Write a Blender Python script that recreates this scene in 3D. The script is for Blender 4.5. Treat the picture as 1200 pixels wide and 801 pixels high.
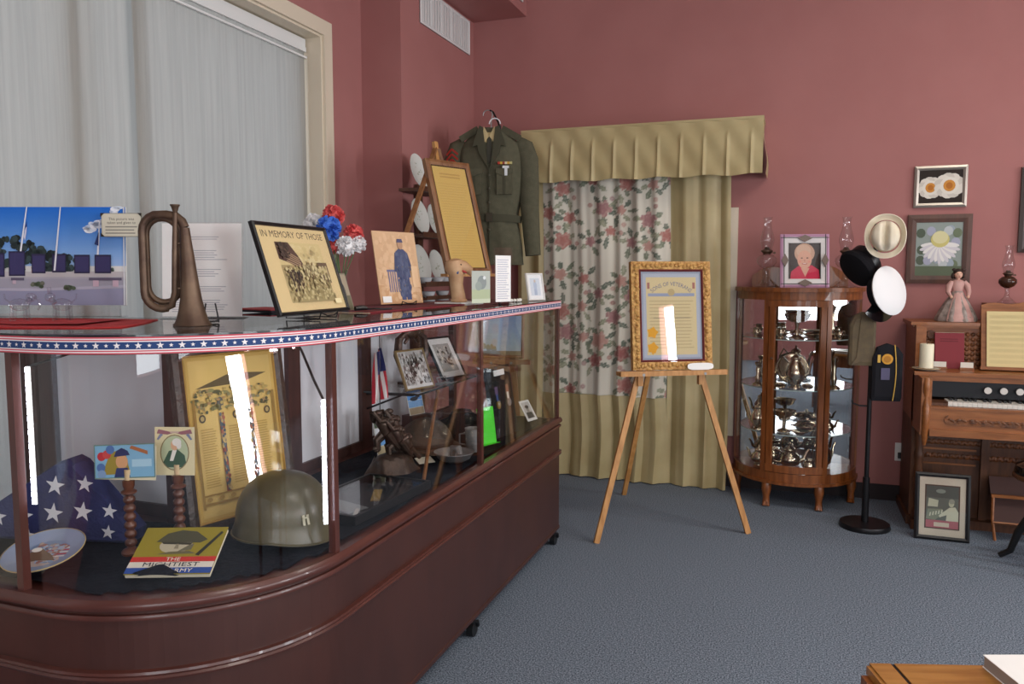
import bpy, math, random
from mathutils import Vector, Matrix, Euler
random.seed(7)
for o in list(bpy.data.objects): bpy.data.objects.remove(o)
SC = bpy.context.scene
COL = SC.collection
R = math.radians
PI = math.pi
sin, cos = math.sin, math.cos

# ------------------------------------------------------------------ camera
cam_d = bpy.data.cameras.new('camera')
cam = bpy.data.objects.new('camera', cam_d); COL.objects.link(cam)
cam.location = (0, 0, 1.45)
cam.rotation_euler = (R(90 - 5.037), 0, R(19.792))
cam_d.sensor_width = 36.0; cam_d.lens = 919 / 1200 * 36
cam_d.clip_start = 0.05; cam_d.clip_end = 100
SC.camera = cam
# ------------------------------------------------------------------ world, daylight, exposure
w = bpy.data.worlds.new('daylight'); SC.world = w; w.use_nodes = True
w.node_tree.nodes['Background'].inputs[0].default_value = (0.72, 0.84, 1.0, 1)
w.node_tree.nodes['Background'].inputs[1].default_value = 1.0
SC.view_settings.view_transform = 'Standard'; SC.view_settings.look = 'None'
SC.view_settings.gamma = 1.0; SC.view_settings.exposure = 0.42
try: SC.view_settings.use_curve_mapping = False
except Exception: pass
SC.cycles.transparent_max_bounces = 32
SC.cycles.max_bounces = 10

def area(name, loc, target, sx, sy, power, col):
    d = bpy.data.lights.new(name, 'AREA'); d.shape = 'RECTANGLE'; d.size = sx; d.size_y = sy
    d.energy = power; d.color = col
    o = bpy.data.objects.new(name, d); COL.objects.link(o); o.location = loc
    o.rotation_euler = (Vector(target) - Vector(loc)).to_track_quat('-Z', 'Y').to_euler()
    return o
# daylight entering through the windows of the right wall and of the wall behind the viewer
RWIN = [(-1.75, 0.7), (0.13, 0.26), (2.0, 0.6), (3.60, 0.20)]          # right wall: centre y, width
FWIN = [(0.2, 1.2), (2.6, 1.5)]                        # rear wall: centre x, width
XR, YF, ZC = 4.6, -2.8, 3.7
DAY = (0.93, 0.97, 1.0)
for cy, wd in RWIN: area('window_daylight', (XR + 0.16, cy, 1.55), (0, cy, 1.35), wd, 1.75, 58, DAY)
for cx, wd in FWIN: area('window_daylight', (cx, YF - 0.16, 1.55), (cx, 0, 1.35), wd, 1.75, 34, DAY)
area('window_daylight', (-2.9, 1.9, 1.7), (0, 1.9, 1.7), 3.8, 2.2, 7, (1.0, 0.97, 0.92))
for lx, ly in ((1.0, 0.6), (1.6, 3.4)): area('ceiling_lamp', (lx, ly, ZC - 0.06), (lx, ly, 0), 1.2, 0.6, 24, (1.0, 0.93, 0.84))

# ------------------------------------------------------------------ materials
def lin(c): return c / 12.92 if c <= 0.04045 else ((c + 0.055) / 1.055) ** 2.4
def hexc(h):
    h = h.lstrip('#'); return tuple(lin(int(h[i:i + 2], 16) / 255) for i in (0, 2, 4)) + (1,)
MATS = {}
def mat(name, c, rough=0.6, metal=0.0, c2=None, scale=8.0, stretch=(1, 1, 1), bump=0.0, bscale=None, emit=None, coat=0.0, spec=0.5, detail=4.0, ramp=(0.35, 0.65)):
    if name in MATS: return MATS[name]
    m = bpy.data.materials.new(name); m.use_nodes = True; nt = m.node_tree; b = nt.nodes['Principled BSDF']
    b.inputs['Base Color'].default_value = hexc(c); b.inputs['Roughness'].default_value = rough
    b.inputs['Metallic'].default_value = metal; b.inputs['Specular IOR Level'].default_value = spec
    b.inputs['Coat Weight'].default_value = coat
    if c2 or bump:
        tc = nt.nodes.new('ShaderNodeTexCoord'); mp = nt.nodes.new('ShaderNodeMapping'); mp.inputs['Scale'].default_value = stretch
        nt.links.new(tc.outputs['Object'], mp.inputs['Vector'])
    if c2:
        n = nt.nodes.new('ShaderNodeTexNoise'); n.inputs['Scale'].default_value = scale; n.inputs['Detail'].default_value = detail
        r = nt.nodes.new('ShaderNodeValToRGB'); r.color_ramp.elements[0].color = hexc(c); r.color_ramp.elements[1].color = hexc(c2)
        r.color_ramp.elements[0].position, r.color_ramp.elements[1].position = ramp
        nt.links.new(mp.outputs[0], n.inputs['Vector']); nt.links.new(n.outputs['Fac'], r.inputs[0]); nt.links.new(r.outputs[0], b.inputs['Base Color'])
    if bump:
        n2 = nt.nodes.new('ShaderNodeTexNoise'); n2.inputs['Scale'].default_value = bscale or scale; n2.inputs['Detail'].default_value = 3
        bp = nt.nodes.new('ShaderNodeBump'); bp.inputs['Strength'].default_value = bump; bp.inputs['Distance'].default_value = 0.01
        nt.links.new(mp.outputs[0], n2.inputs['Vector']); nt.links.new(n2.outputs['Fac'], bp.inputs['Height']); nt.links.new(bp.outputs[0], b.inputs['Normal'])
    if emit:
        b.inputs['Emission Color'].default_value = hexc(emit[0]); b.inputs['Emission Strength'].default_value = emit[1]
    MATS[name] = m; return m
def C(h, rough=0.7):
    return mat('paint_' + h.lstrip('#') + ('' if rough == 0.7 else '_%d' % int(rough * 100)), h, rough, spec=0.3)
def glass(name, tint=(1, 1, 1), ior=1.5, amount=1.0):
    m = bpy.data.materials.new(name); m.use_nodes = True; nt = m.node_tree; nt.nodes.clear()
    out = nt.nodes.new('ShaderNodeOutputMaterial'); mx = nt.nodes.new('ShaderNodeMixShader')
    tr = nt.nodes.new('ShaderNodeBsdfTransparent'); tr.inputs[0].default_value = (*tint, 1)
    gl = nt.nodes.new('ShaderNodeBsdfGlossy'); gl.inputs['Roughness'].default_value = 0.0
    # Schlick reflectance of a thin sheet, the same from either side
    geo = nt.nodes.new('ShaderNodeNewGeometry'); dot = nt.nodes.new('ShaderNodeVectorMath'); dot.operation = 'DOT_PRODUCT'
    nt.links.new(geo.outputs['Incoming'], dot.inputs[0]); nt.links.new(geo.outputs['Normal'], dot.inputs[1])
    def mth(op, a, b):
        n = nt.nodes.new('ShaderNodeMath'); n.operation = op
        for i, q in enumerate((a, b)):
            if q is None: continue
            if isinstance(q, (int, float)): n.inputs[i].default_value = q
            else: nt.links.new(q, n.inputs[i])
        return n.outputs[0]
    f0 = ((ior - 1) / (ior + 1)) ** 2
    p5 = mth('POWER', mth('SUBTRACT', 1.0, mth('MINIMUM', mth('ABSOLUTE', dot.outputs['Value'], None), 1.0)), 5.0)
    fac = mth('MULTIPLY', mth('ADD', mth('MULTIPLY', p5, 1 - f0), f0), amount)
    nt.links.new(fac, mx.inputs[0])
    nt.links.new(tr.outputs[0], mx.inputs[1]); nt.links.new(gl.outputs[0], mx.inputs[2]); nt.links.new(mx.outputs[0], out.inputs[0])
    MATS[name] = m; return m
def vcol_mat(name, rough, sheen=0.0, trans=0.0):
    m = bpy.data.materials.new(name); m.use_nodes = True; nt = m.node_tree; b = nt.nodes['Principled BSDF']
    a = nt.nodes.new('ShaderNodeVertexColor'); a.layer_name = 'Col'
    b.inputs['Roughness'].default_value = rough; b.inputs['Sheen Weight'].default_value = sheen
    nt.links.new(a.outputs[0], b.inputs['Base Color']); MATS[name] = m; return m

WALL = mat('mauve_wall_paint', '#a26a66', 0.75, c2='#a66e6a', scale=3, bump=0.05, bscale=260)
CARPET = mat('blue_grey_carpet', '#3e4752', 0.95, c2='#8f9aa8', scale=170, spec=0.1, ramp=(0.36, 0.64), detail=3.0)
CREAM = mat('cream_trim_paint', '#d9ccb6', 0.45)
CEIL = mat('ceiling_white', '#d9d4cc', 0.9)
WHITEM = mat('white_metal', '#dcdcda', 0.5)
CHERRY = mat('cherry_case_wood', '#3a1f1a', 0.40, c2='#42241e', scale=3, stretch=(3, 3, 1), coat=0.06)
CHERRYD = mat('cherry_moulding', '#4a2721', 0.34, c2='#522c25', scale=4, stretch=(3, 3, 1), coat=0.15)
DARKWOOD = mat('dark_rear_wood', '#3a2320', 0.5, c2='#4a2d28', scale=6, stretch=(5, 5, 1))
OAK = mat('oak_wood', '#8c5022', 0.4, c2='#6e3a15', scale=7, stretch=(7, 7, 0.8), coat=0.2)
OAKD = mat('carved_oak', '#7d4a22', 0.5, c2='#4d2a10', scale=38, bump=0.6, bscale=38)
ORGAN = mat('organ_wood', '#965b2b', 0.42, c2='#7d4719', scale=6, stretch=(1, 7, 7), coat=0.15)
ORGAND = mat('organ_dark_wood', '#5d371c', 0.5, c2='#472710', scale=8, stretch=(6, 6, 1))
PINE = mat('easel_wood', '#c08c52', 0.5, c2='#a8743c', scale=9, stretch=(5, 5, 1))
PINED = mat('frame_brown_wood', '#8b603c', 0.45, c2='#74492a', scale=9, stretch=(5, 5, 1))
GOLD = mat('gilt_plaster', '#c79a55', 0.45, metal=0.15, c2='#9b6c30', scale=60, bump=0.8, bscale=70)
SATIN = mat('gold_satin', '#ab9a6e', 0.45, c2='#b7a87d', scale=4, spec=0.45)
BLACK = mat('black_satin', '#0e0e10', 0.4)
BLACKM = mat('black_metal', '#17171a', 0.35, metal=0.3)
NAVY = mat('navy_cloth_fabric', '#0c0e18', 0.9, c2='#12151f', scale=18, bump=0.3, bscale=60, spec=0.2)
SILVER = mat('tarnished_silver', '#d6cab2', 0.17, metal=1.0, c2='#a89a80', scale=6)
MIRROR = mat('mirror_glass', '#d5dadb', 0.01, metal=1.0)
BRONZE = mat('dark_bronze', '#3a2d26', 0.42, metal=0.55, c2='#54443a', scale=20, bump=0.4, bscale=40)
BRASS = mat('aged_brass', '#6f5a48', 0.48, metal=0.6, c2='#523e33', scale=14)
STEEL = mat('dull_steel', '#9a9a98', 0.36, metal=0.5, c2='#7d7e7e', scale=12)
OLIVE = mat('olive_drab_paint', '#4c4734', 0.32, c2='#5a533b', scale=9, bump=0.05, bscale=200)
GLASS = glass('clear_glass')
GLASSD = glass('crystal_glass', (0.92, 0.93, 0.94), 1.55, 1.6)
PANELW = mat('pale_door_panel', '#d6d7dd', 0.5)
EDGE = mat('glass_edge_dark', '#20282a', 0.2)
LED = mat('led_white', '#ffffff', 0.5, emit=('#e6ecff', 15.0))
WHITE = C('#e9e7e2'); PAPER = C('#f7f6f3')

# ------------------------------------------------------------------ mesh builder
_txt = {}
def text_mesh(s):
    if s in _txt: return _txt[s]
    cu = bpy.data.curves.new('lettering', 'FONT'); cu.body = s; cu.size = 1.0; cu.align_x = 'CENTER'; cu.resolution_u = 2
    ob = bpy.data.objects.new('lettering', cu); COL.objects.link(ob)
    dg = bpy.context.evaluated_depsgraph_get(); dg.update()
    me = bpy.data.meshes.new_from_object(ob.evaluated_get(dg))
    vs = [(v.co.x, v.co.y) for v in me.vertices]; fs = [tuple(p.vertices) for p in me.polygons]
    bpy.data.objects.remove(ob); bpy.data.curves.remove(cu); bpy.data.meshes.remove(me)
    _txt[s] = (vs, fs); return _txt[s]

class MB:
    def __init__(s, M=None):
        s.v = []; s.f = []; s.m = []; s.sm = []; s.M = M or Matrix(); s.lay = 0.0; s.vc = None
    def at(s, loc=(0, 0, 0), rot=(0, 0, 0), sc=(1, 1, 1)):
        s.M = Matrix.Translation(loc) @ Euler(rot).to_matrix().to_4x4() @ Matrix.Diagonal((*sc, 1)); return s
    def add(s, vs, fs, m, smooth=False):
        k = len(s.v); M = s.M
        s.v += [tuple(M @ Vector(p)) for p in vs]
        for f in fs: s.f.append(tuple(i + k for i in f)); s.m.append(m); s.sm.append(smooth)
        return s
    def box(s, c, d, m, rot=None):
        x, y, z = d[0] / 2, d[1] / 2, d[2] / 2
        vs = [Vector((i, j, k)) for i in (-x, x) for j in (-y, y) for k in (-z, z)]
        if rot: E = Euler(rot).to_matrix(); vs = [E @ p for p in vs]
        vs = [p + Vector(c) for p in vs]
        return s.add(vs, [(0, 1, 3, 2), (4, 6, 7, 5), (0, 4, 5, 1), (2, 3, 7, 6), (0, 2, 6, 4), (1, 5, 7, 3)], m)
    def bx(s, x0, x1, y0, y1, z0, z1, m): return s.box(((x0 + x1) / 2, (y0 + y1) / 2, (z0 + z1) / 2), (x1 - x0, y1 - y0, z1 - z0), m)
    def bar(s, p0, p1, wd, th, m, up=(0, 0, 1)):
        p0, p1 = Vector(p0), Vector(p1); d = (p1 - p0).normalized(); u = Vector(up); a = d.cross(u)
        if a.length < 1e-4: a = d.cross(Vector((0, 1, 0)))
        a.normalize(); b = a.cross(d); vs = []
        for p in (p0, p1):
            for i, j in ((-1, -1), (1, -1), (1, 1), (-1, 1)): vs.append(p + a * i * wd / 2 + b * j * th / 2)
        return s.add(vs, [(3, 2, 1, 0), (4, 5, 6, 7), (0, 1, 5, 4), (1, 2, 6, 5), (2, 3, 7, 6), (3, 0, 4, 7)], m)
    def tube(s, path, r, m, n=8, closed=False, caps=True, flat=1.0):
        P = [Vector(p) for p in path]; N = len(P); rr = r if isinstance(r, (list, tuple)) else [r] * N
        vs = []; fs = []; ref = None
        for i in range(N):
            a = P[(i - 1) % N] if closed or i > 0 else P[i]; b = P[(i + 1) % N] if closed or i < N - 1 else P[i]
            d = (b - a).normalized()
            if ref is None: ref = Vector((0, 0, 1)) if abs(d.z) < 0.9 else Vector((1, 0, 0))
            u = (ref - d * ref.dot(d))
            if u.length < 1e-5: u = Vector((0, 1, 0)) - d * d.y
            u.normalize(); ref = u; q = d.cross(u)
            for k in range(n):
                t = 2 * PI * k / n; vs.append(P[i] + (u * cos(t) + q * sin(t) * flat) * rr[i])
        for i in range(N if closed else N - 1):
            j = (i + 1) % N
            for k in range(n): fs.append((i * n + k, i * n + (k + 1) % n, j * n + (k + 1) % n, j * n + k))
        if caps and not closed: fs += [tuple(range(n))[::-1], tuple((N - 1) * n + k for k in range(n))]
        return s.add(vs, fs, m, True)
    def cyl(s, p0, p1, r0, m, r1=None, n=14): return s.tube([p0, p1], [r0, r0 if r1 is None else r1], m, n)
    def lathe(s, prof, m, c=(0, 0, 0), n=20, flute=0.0, nf=8, sx=1.0, sy=1.0, a0=0.0, a1=2 * PI):
        full = abs(a1 - a0 - 2 * PI) < 1e-6; K = n if full else n + 1; vs = []; fs = []
        for r, z in prof:
            for k in range(K):
                t = a0 + (a1 - a0) * k / n; q = r * (1 + flute * cos(nf * t)); vs.append((c[0] + q * cos(t) * sx, c[1] + q * sin(t) * sy, c[2] + z))
        for i in range(len(prof) - 1):
            for k in range(n):
                j = (k + 1) % K
                fs.append((i * K + k, i * K + j, (i + 1) * K + j, (i + 1) * K + k))
        return s.add(vs, fs, m, True)
    def sph(s, c, r, m, n=12, k=8, rot=None):
        r = (r, r, r) if isinstance(r, (int, float)) else r
        E = Euler(rot).to_matrix() if rot else None; vs = []; fs = []
        for i in range(k + 1):
            a = PI * i / k
            for j in range(n):
                t = 2 * PI * j / n; p = Vector((r[0] * sin(a) * cos(t), r[1] * sin(a) * sin(t), r[2] * cos(a)))
                if E: p = E @ p
                vs.append(p + Vector(c))
        for i in range(k):
            for j in range(n): fs.append((i * n + j, (i + 1) * n + j, (i + 1) * n + (j + 1) % n, i * n + (j + 1) % n))
        return s.add(vs, fs, m, True)
    def prism(s, pts, z0, z1, m, axis='z', side=None):
        n = len(pts)
        f = (lambda x, y, z: (x, y, z)) if axis == 'z' else (lambda x, y, z: (x, z, y))
        vs = [f(x, y, z0) for x, y in pts] + [f(x, y, z1) for x, y in pts]
        s.add(vs, [tuple(range(n))[::-1], tuple(range(n, 2 * n))], m)
        return s.add(vs, [(i, (i + 1) % n, n + (i + 1) % n, n + i) for i in range(n)], side or m)
    def grid(s, fn, nu, nv, m, smooth=True, wrap=False):
        vs = [fn(i / nu, j / nv) for j in range(nv + 1) for i in range(nu + 1)]; W = nu + 1
        fs = [(j * W + i, j * W + i + 1, (j + 1) * W + i + 1, (j + 1) * W + i) for j in range(nv) for i in range(nu)]
        return s.add(vs, fs, m, smooth)
    # flat print on the plane y = -lay, drawn in x (right) and z (up); later shapes lie a hair in front
    def pol(s, pts, m, step=True):
        if step: s.lay += 0.0001
        return s.add([(x, -s.lay, z) for x, z in pts], [tuple(range(len(pts)))], m if not isinstance(m, str) else C(m))
    def rect(s, x0, z0, x1, z1, m): return s.pol([(x0, z0), (x1, z0), (x1, z1), (x0, z1)], m)
    def ell(s, x, z, rx, rz, m, n=16, rot=0.0, step=True):
        return s.pol([(x + rx * cos(2 * PI * k / n) * cos(rot) - rz * sin(2 * PI * k / n) * sin(rot), z + rx * cos(2 * PI * k / n) * sin(rot) + rz * sin(2 * PI * k / n) * cos(rot)) for k in range(n)], m, step)
    def star(s, x, z, r, m, rot=0.0, inner=0.4):
        return s.pol([(x + (r if k % 2 == 0 else r * inner) * sin(PI * k / 5 + rot), z + (r if k % 2 == 0 else r * inner) * cos(PI * k / 5 + rot)) for k in range(10)], m)
    def txt(s, body, x, z, size, m, wx=1.0, arc=None):
        vs, fs = text_mesh(body); s.lay += 0.0001; out = []
        for a, b in vs:
            if arc:
                t = a * size * wx / arc; out.append((x + (arc + b * size) * sin(t), -s.lay, z + (arc + b * size) * cos(t) - arc))
            else: out.append((x + a * size * wx, -s.lay, z + b * size))
        return s.add(out, fs, m if not isinstance(m, str) else C(m))
    def lines(s, x0, z0, x1, z1, n, m, th=0.35, rag=0.2, rnd=None):
        rnd = rnd or random; s.lay += 0.0001; h = (z1 - z0) / n
        for i in range(n):
            z = z1 - h * (i + 0.5); e = x1 - (x1 - x0) * rag * rnd.random()
            s.pol([(x0, z - h * th / 2), (e, z - h * th / 2), (e, z + h * th / 2), (x0, z + h * th / 2)], m, False)
        return s
    def speck(s, x0, z0, x1, z1, n, cols, rx, rz, seed=1):
        q = random.Random(seed)
        for k in range(n):
            if k % 12 == 0: s.lay += 0.00004
            x, z, a, c = q.uniform(x0 + rx, x1 - rx), q.uniform(z0 + rz, z1 - rz), rx * q.uniform(0.4, 1.0), rz * q.uniform(0.4, 1.0)
            s.pol([(x - a, z), (x - a * 0.5, z - c), (x + a * 0.5, z - c), (x + a, z), (x + a * 0.5, z + c), (x - a * 0.5, z + c)], C(q.choice(cols)), False)
        return s
    def build(s, name, parent=None, **props):
        me = bpy.data.meshes.new(name); me.from_pydata(s.v, [], s.f)
        ms = []
        for m in s.m:
            if m not in ms: ms.append(m)
        for m in ms: me.materials.append(m)
        ix = {m: i for i, m in enumerate(ms)}
        me.polygons.foreach_set('material_index', [ix[m] for m in s.m]); me.polygons.foreach_set('use_smooth', s.sm)
        if s.vc:
            a = me.color_attributes.new('Col', 'FLOAT_COLOR', 'POINT')
            a.data.foreach_set('color', [x for c in s.vc for x in c])
        me.update()
        if any(s.sm):
            try: me.set_sharp_from_angle(angle=R(42))
            except Exception: pass
        o = bpy.data.objects.new(name, me); COL.objects.link(o)
        if parent: o.parent = parent
        for k, val in props.items(): o[k] = val
        return o
def tag(o, label, cat, group=None):
    o['label'] = label; o['category'] = cat
    if group: o['group'] = group
    return o
def T(name, label, cat, loc=(0, 0, 0), rotz=0.0, tilt=0.0, group=None):
    o = bpy.data.objects.new(name, None); o.empty_display_size = 0.05; COL.objects.link(o)
    o.location = loc; o.rotation_euler = (R(-tilt), 0, R(rotz)); return tag(o, label, cat, group)
def struct(o): o['kind'] = 'structure'; return o
def frame_bars(mb, w_, h_, bw, dep, m, front=0.012, z0=0.0, y0=0.0):
    # mitred picture frame standing on z0, its face at y0 - front
    o = [(-w_ / 2, z0), (w_ / 2, z0), (w_ / 2, z0 + h_), (-w_ / 2, z0 + h_)]
    i = [(-w_ / 2 + bw, z0 + bw), (w_ / 2 - bw, z0 + bw), (w_ / 2 - bw, z0 + h_ - bw), (-w_ / 2 + bw, z0 + h_ - bw)]
    mid = [((a[0] + b[0]) / 2, (a[1] + b[1]) / 2) for a, b in zip(o, i)]
    yf = y0 - front; yb = y0 - front + dep
    for k in range(4):
        j = (k + 1) % 4
        ring = lambda q, y: (q[0], y, q[1])
        vs = [ring(o[k], yb), ring(o[j], yb), ring(o[j], yf + 0.004), ring(o[k], yf + 0.004), ring(mid[k], yf), ring(mid[j], yf), ring(i[k], yf + 0.005), ring(i[j], yf + 0.005), ring(i[k], yb), ring(i[j], yb)]
        mb.add(vs, [(0, 1, 2, 3), (3, 2, 5, 4), (4, 5, 7, 6), (6, 7, 9, 8), (1, 0, 8, 9)], m)
    return mb
def framed(name, label, cat, loc, rotz, tilt, w_, h_, bw, fm, draw, dep=0.018, pane=True, group=None, back=True):
    """picture in a frame: frame, backing board, print and glass pane; the print is drawn in the opening, origin at its lower left corner, in metres"""
    t = T(name, label, cat, loc, rotz, tilt, group)
    frame_bars(MB(), w_, h_, bw, dep, fm).build('frame', t)
    MB().bx(-w_ / 2 + bw * 0.5, w_ / 2 - bw * 0.5, -0.003, dep - 0.013, bw * 0.5, h_ - bw * 0.5, C('#5a4a3a')).build('backing_board', t)
    p = MB(); p.lay = 0.0034; p.at((-w_ / 2 + bw, 0, bw)); draw(p, w_ - 2 * bw, h_ - 2 * bw); p.build('print', t)
    if pane: MB().bx(-w_ / 2 + bw * 0.8, w_ / 2 - bw * 0.8, -0.0095, -0.0075, bw * 0.8, h_ - bw * 0.8, GLASS).build('glass_pane', t)
    return t
# ------------------------------------------------------------------ the room
XL, XP, YB, YS = -2.53, -2.26, 5.45, 4.315
struct(MB().bx(-3, XR + 0.3, YF - 0.3, YB + 0.2, -0.1, 0, CARPET).build('floor'))
struct(MB().bx(-3, XR + 0.3, YF - 0.3, YB + 0.2, ZC, ZC + 0.1, CEIL).build('ceiling'))
struct(MB().bx(XP, XR + 0.2, YB, YB + 0.15, 0, ZC, WALL).build('wall_back'))
struct(MB().bx(XL - 0.3, XP, YS, YB + 0.15, 0, ZC, WALL).build('wall_corner'))
OY0, OY1, OZ0, OZ1 = -0.6, 3.87, 0.45, 2.765
b = MB()
b.bx(XL - 0.2, XL, YF, OY0, 0, ZC, WALL).bx(XL - 0.2, XL, OY1, YS, 0, ZC, WALL)
b.bx(XL - 0.2, XL, OY0, OY1, 0, OZ0, WALL).bx(XL - 0.2, XL, OY0, OY1, OZ1, ZC, WALL)
struct(b.build('wall_left'))
b = MB(); y = YF
for cy, wd in RWIN:
    b.bx(XR, XR + 0.15, y, cy - wd / 2, 0, ZC, WALL); b.bx(XR, XR + 0.15, cy - wd / 2, cy + wd / 2, 0, 0.68, WALL); b.bx(XR, XR + 0.15, cy - wd / 2, cy + wd / 2, 2.43, ZC, WALL); y = cy + wd / 2
b.bx(XR, XR + 0.15, y, YB + 0.15, 0, ZC, WALL); struct(b.build('wall_right'))
b = MB(); x = -3
for cx, wd in FWIN:
    b.bx(x, cx - wd / 2, YF - 0.15, YF, 0, ZC, WALL); b.bx(cx - wd / 2, cx + wd / 2, YF - 0.15, YF, 0, 0.68, WALL); b.bx(cx - wd / 2, cx + wd / 2, YF - 0.15, YF, 2.43, ZC, WALL); x = cx + wd / 2
b.bx(x, XR + 0.2, YF - 0.15, YF, 0, ZC, WALL); struct(b.build('wall_front'))
struct(MB().bx(XP, XR, YB - 0.014, YB, 0, 0.1, C('#2a2224', 0.5)).build('baseboard_back'))
struct(MB().bx(XP, XP + 0.014, YS, YB, 0, 0.1, C('#2a2224', 0.5)).build('baseboard_left'))
# window in the left wall: trim boards, jamb lining, sash with glass
wn = struct(MB().bx(XL, XL + 0.022, OY1, OY1 + 0.09, OZ0 - 0.09, OZ1 + 0.085, CREAM).bx(XL, XL + 0.022, OY0 - 0.09, OY0, OZ0 - 0.09, OZ1 + 0.085, CREAM)
     .bx(XL, XL + 0.022, OY0, OY1, OZ1, OZ1 + 0.085, CREAM).bx(XL, XL + 0.03, OY0, OY1, OZ0 - 0.09, OZ0, CREAM).build('window_1'))
MB().bx(XL - 0.2, XL + 0.012, OY1 - 0.012, OY1, OZ0, OZ1, CREAM).bx(XL - 0.2, XL + 0.012, OY0, OY1 - 0.012, OZ1 - 0.012, OZ1, CREAM).bx(XL - 0.2, XL + 0.012, OY0, OY1 - 0.012, OZ0, OZ0 + 0.012, CREAM).build('jamb_lining', wn)
MB().bx(XL + 0.022, XL + 0.03, OY1 + 0.0, OY1 + 0.014, OZ0, OZ1 + 0.014, CREAM).bx(XL + 0.022, XL + 0.03, OY0, OY1, OZ1, OZ1 + 0.014, CREAM).build('trim_bead', wn)
b = MB()
for y in (OY0 + 0.03, 0.88, 2.37, OY1 - 0.045): b.bx(-2.72, -2.68, y - 0.025, y + 0.025, OZ0, OZ1 - 0.012, CREAM)
b.bx(-2.72, -2.68, OY0, OY1, OZ0, OZ0 + 0.06, CREAM).bx(-2.72, -2.68, OY0, OY1, OZ1 - 0.07, OZ1 - 0.012, CREAM).build('sash', wn)
for y0, y1 in ((OY0 + 0.055, 0.855), (0.905, 2.345), (2.395, OY1 - 0.07)): MB().bx(-2.703, -2.697, y0, y1, OZ0 + 0.06, OZ1 - 0.07, GLASS).build('pane', wn)
# fabric shades
m = bpy.data.materials.new('shade_fabric'); m.use_nodes = True; nt = m.node_tree; nt.nodes.clear()
out = nt.nodes.new('ShaderNodeOutputMaterial'); mx = nt.nodes.new('ShaderNodeMixShader'); mx.inputs[0].default_value = 0.25
df = nt.nodes.new('ShaderNodeBsdfDiffuse'); tl = nt.nodes.new('ShaderNodeBsdfTranslucent'); tl.inputs[0].default_value = hexc('#d2d0cb')
tc = nt.nodes.new('ShaderNodeTexCoord'); mp = nt.nodes.new('ShaderNodeMapping'); mp.inputs['Scale'].default_value = (1, 26, 0.8)
nz = nt.nodes.new('ShaderNodeTexNoise'); nz.inputs['Scale'].default_value = 2.2; nz.inputs['Detail'].default_value = 6
rp = nt.nodes.new('ShaderNodeValToRGB'); rp.color_ramp.elements[0].color = hexc('#918d86'); rp.color_ramp.elements[1].color = hexc('#9f9b94'); rp.color_ramp.elements[0].position = .35; rp.color_ramp.elements[1].position = .65
nt.links.new(tc.outputs['Object'], mp.inputs[0]); nt.links.new(mp.outputs[0], nz.inputs['Vector']); nt.links.new(nz.outputs[0], rp.inputs[0]); nt.links.new(rp.outputs[0], df.inputs[0])
nt.links.new(df.outputs[0], mx.inputs[1]); nt.links.new(tl.outputs[0], mx.inputs[2]); nt.links.new(mx.outputs[0], out.inputs[0])
SHADE = m
def shade(y0, y1, label, xs=-2.62):
    t = T('window_shade', label, 'shade', (xs, (y0 + y1) / 2, 0.46), group='fabric shades over the wide window')
    W = y1 - y0; ph = random.random() * 9
    def fn(u, v):
        y = (u - 0.5) * W; k = 0.4 + 0.6 * (1 - v)
        return (0.004 * sin(y * 17 + ph) * k + 0.003 * sin(y * 41 + ph * 2) + 0.0018 * sin(y * 97 + 3 * v + ph), y + 0.006 * sin(v * 5 + ph) * (1 - v), v * 2.215)
    MB().grid(fn, 110, 12, SHADE).build('fabric', t)
    MB().bx(-0.012, 0.016, -W / 2, W / 2, 2.215, 2.24, WHITEM).bx(0.002, 0.02, -W / 2, W / 2, 2.18, 2.19, WHITEM).bx(-0.012, 0.012, -W / 2, W / 2, 2.24, 2.285, WHITEM).build('headrail', t)
    MB().bx(-0.006, 0.006, -W / 2, W / 2, -0.01, 0.006, WHITEM).build('bottom_bar', t)
shade(2.628, 3.845, 'pale grey fabric shade beside the cream window jamb next to the mauve wall')
shade(1.32, 2.69, 'pale grey fabric shade hanging behind the blue-sky memorial photograph', -2.6565)
shade(0.02, 1.332, 'pale grey fabric shade at the end of the window away from the uniform')
# soffit and air vents
sf = struct(MB().bx(XP, -1.852, 3.3, YB, 3.262, ZC, WALL).build('ceiling_soffit'))
def vent(name, label, loc, rotz, W, Hh, n):
    t = T(name, label, 'vent', loc, rotz)
    MB().bx(-W / 2, W / 2, -0.004, 0, 0, Hh, C('#dcdcdc')).build('back_plate', t)
    frame_bars(MB(), W, Hh, 0.018, 0.014, WHITEM, front=0.014).build('frame', t)
    for k in range(1, n): MB().bx(-W / 2 + W * k / n - 0.006, -W / 2 + W * k / n + 0.006, -0.012, -0.004, 0.018, Hh - 0.018, WHITEM).build('divider', t)
    for k in range(n * 4):
        x = -W / 2 + 0.02 + (W - 0.04) * (k + 0.5) / (n * 4)
        MB().box((x, -0.008, Hh / 2), ((W - 0.04) / (n * 4) * 0.93, 0.002, Hh - 0.036), WHITEM, (0, 0, 0.08)).build('slat', t)
vent('air_vent', 'long white air vent on the mauve wall under the soffit', (XP, 4.965, 3.01), 90, 0.79, 0.235, 5)
vent('air_vent', 'white air vent on the side of the soffit near the ceiling', (-1.852, 5.05, 3.33), 90, 0.6, 0.25, 4)
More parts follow.
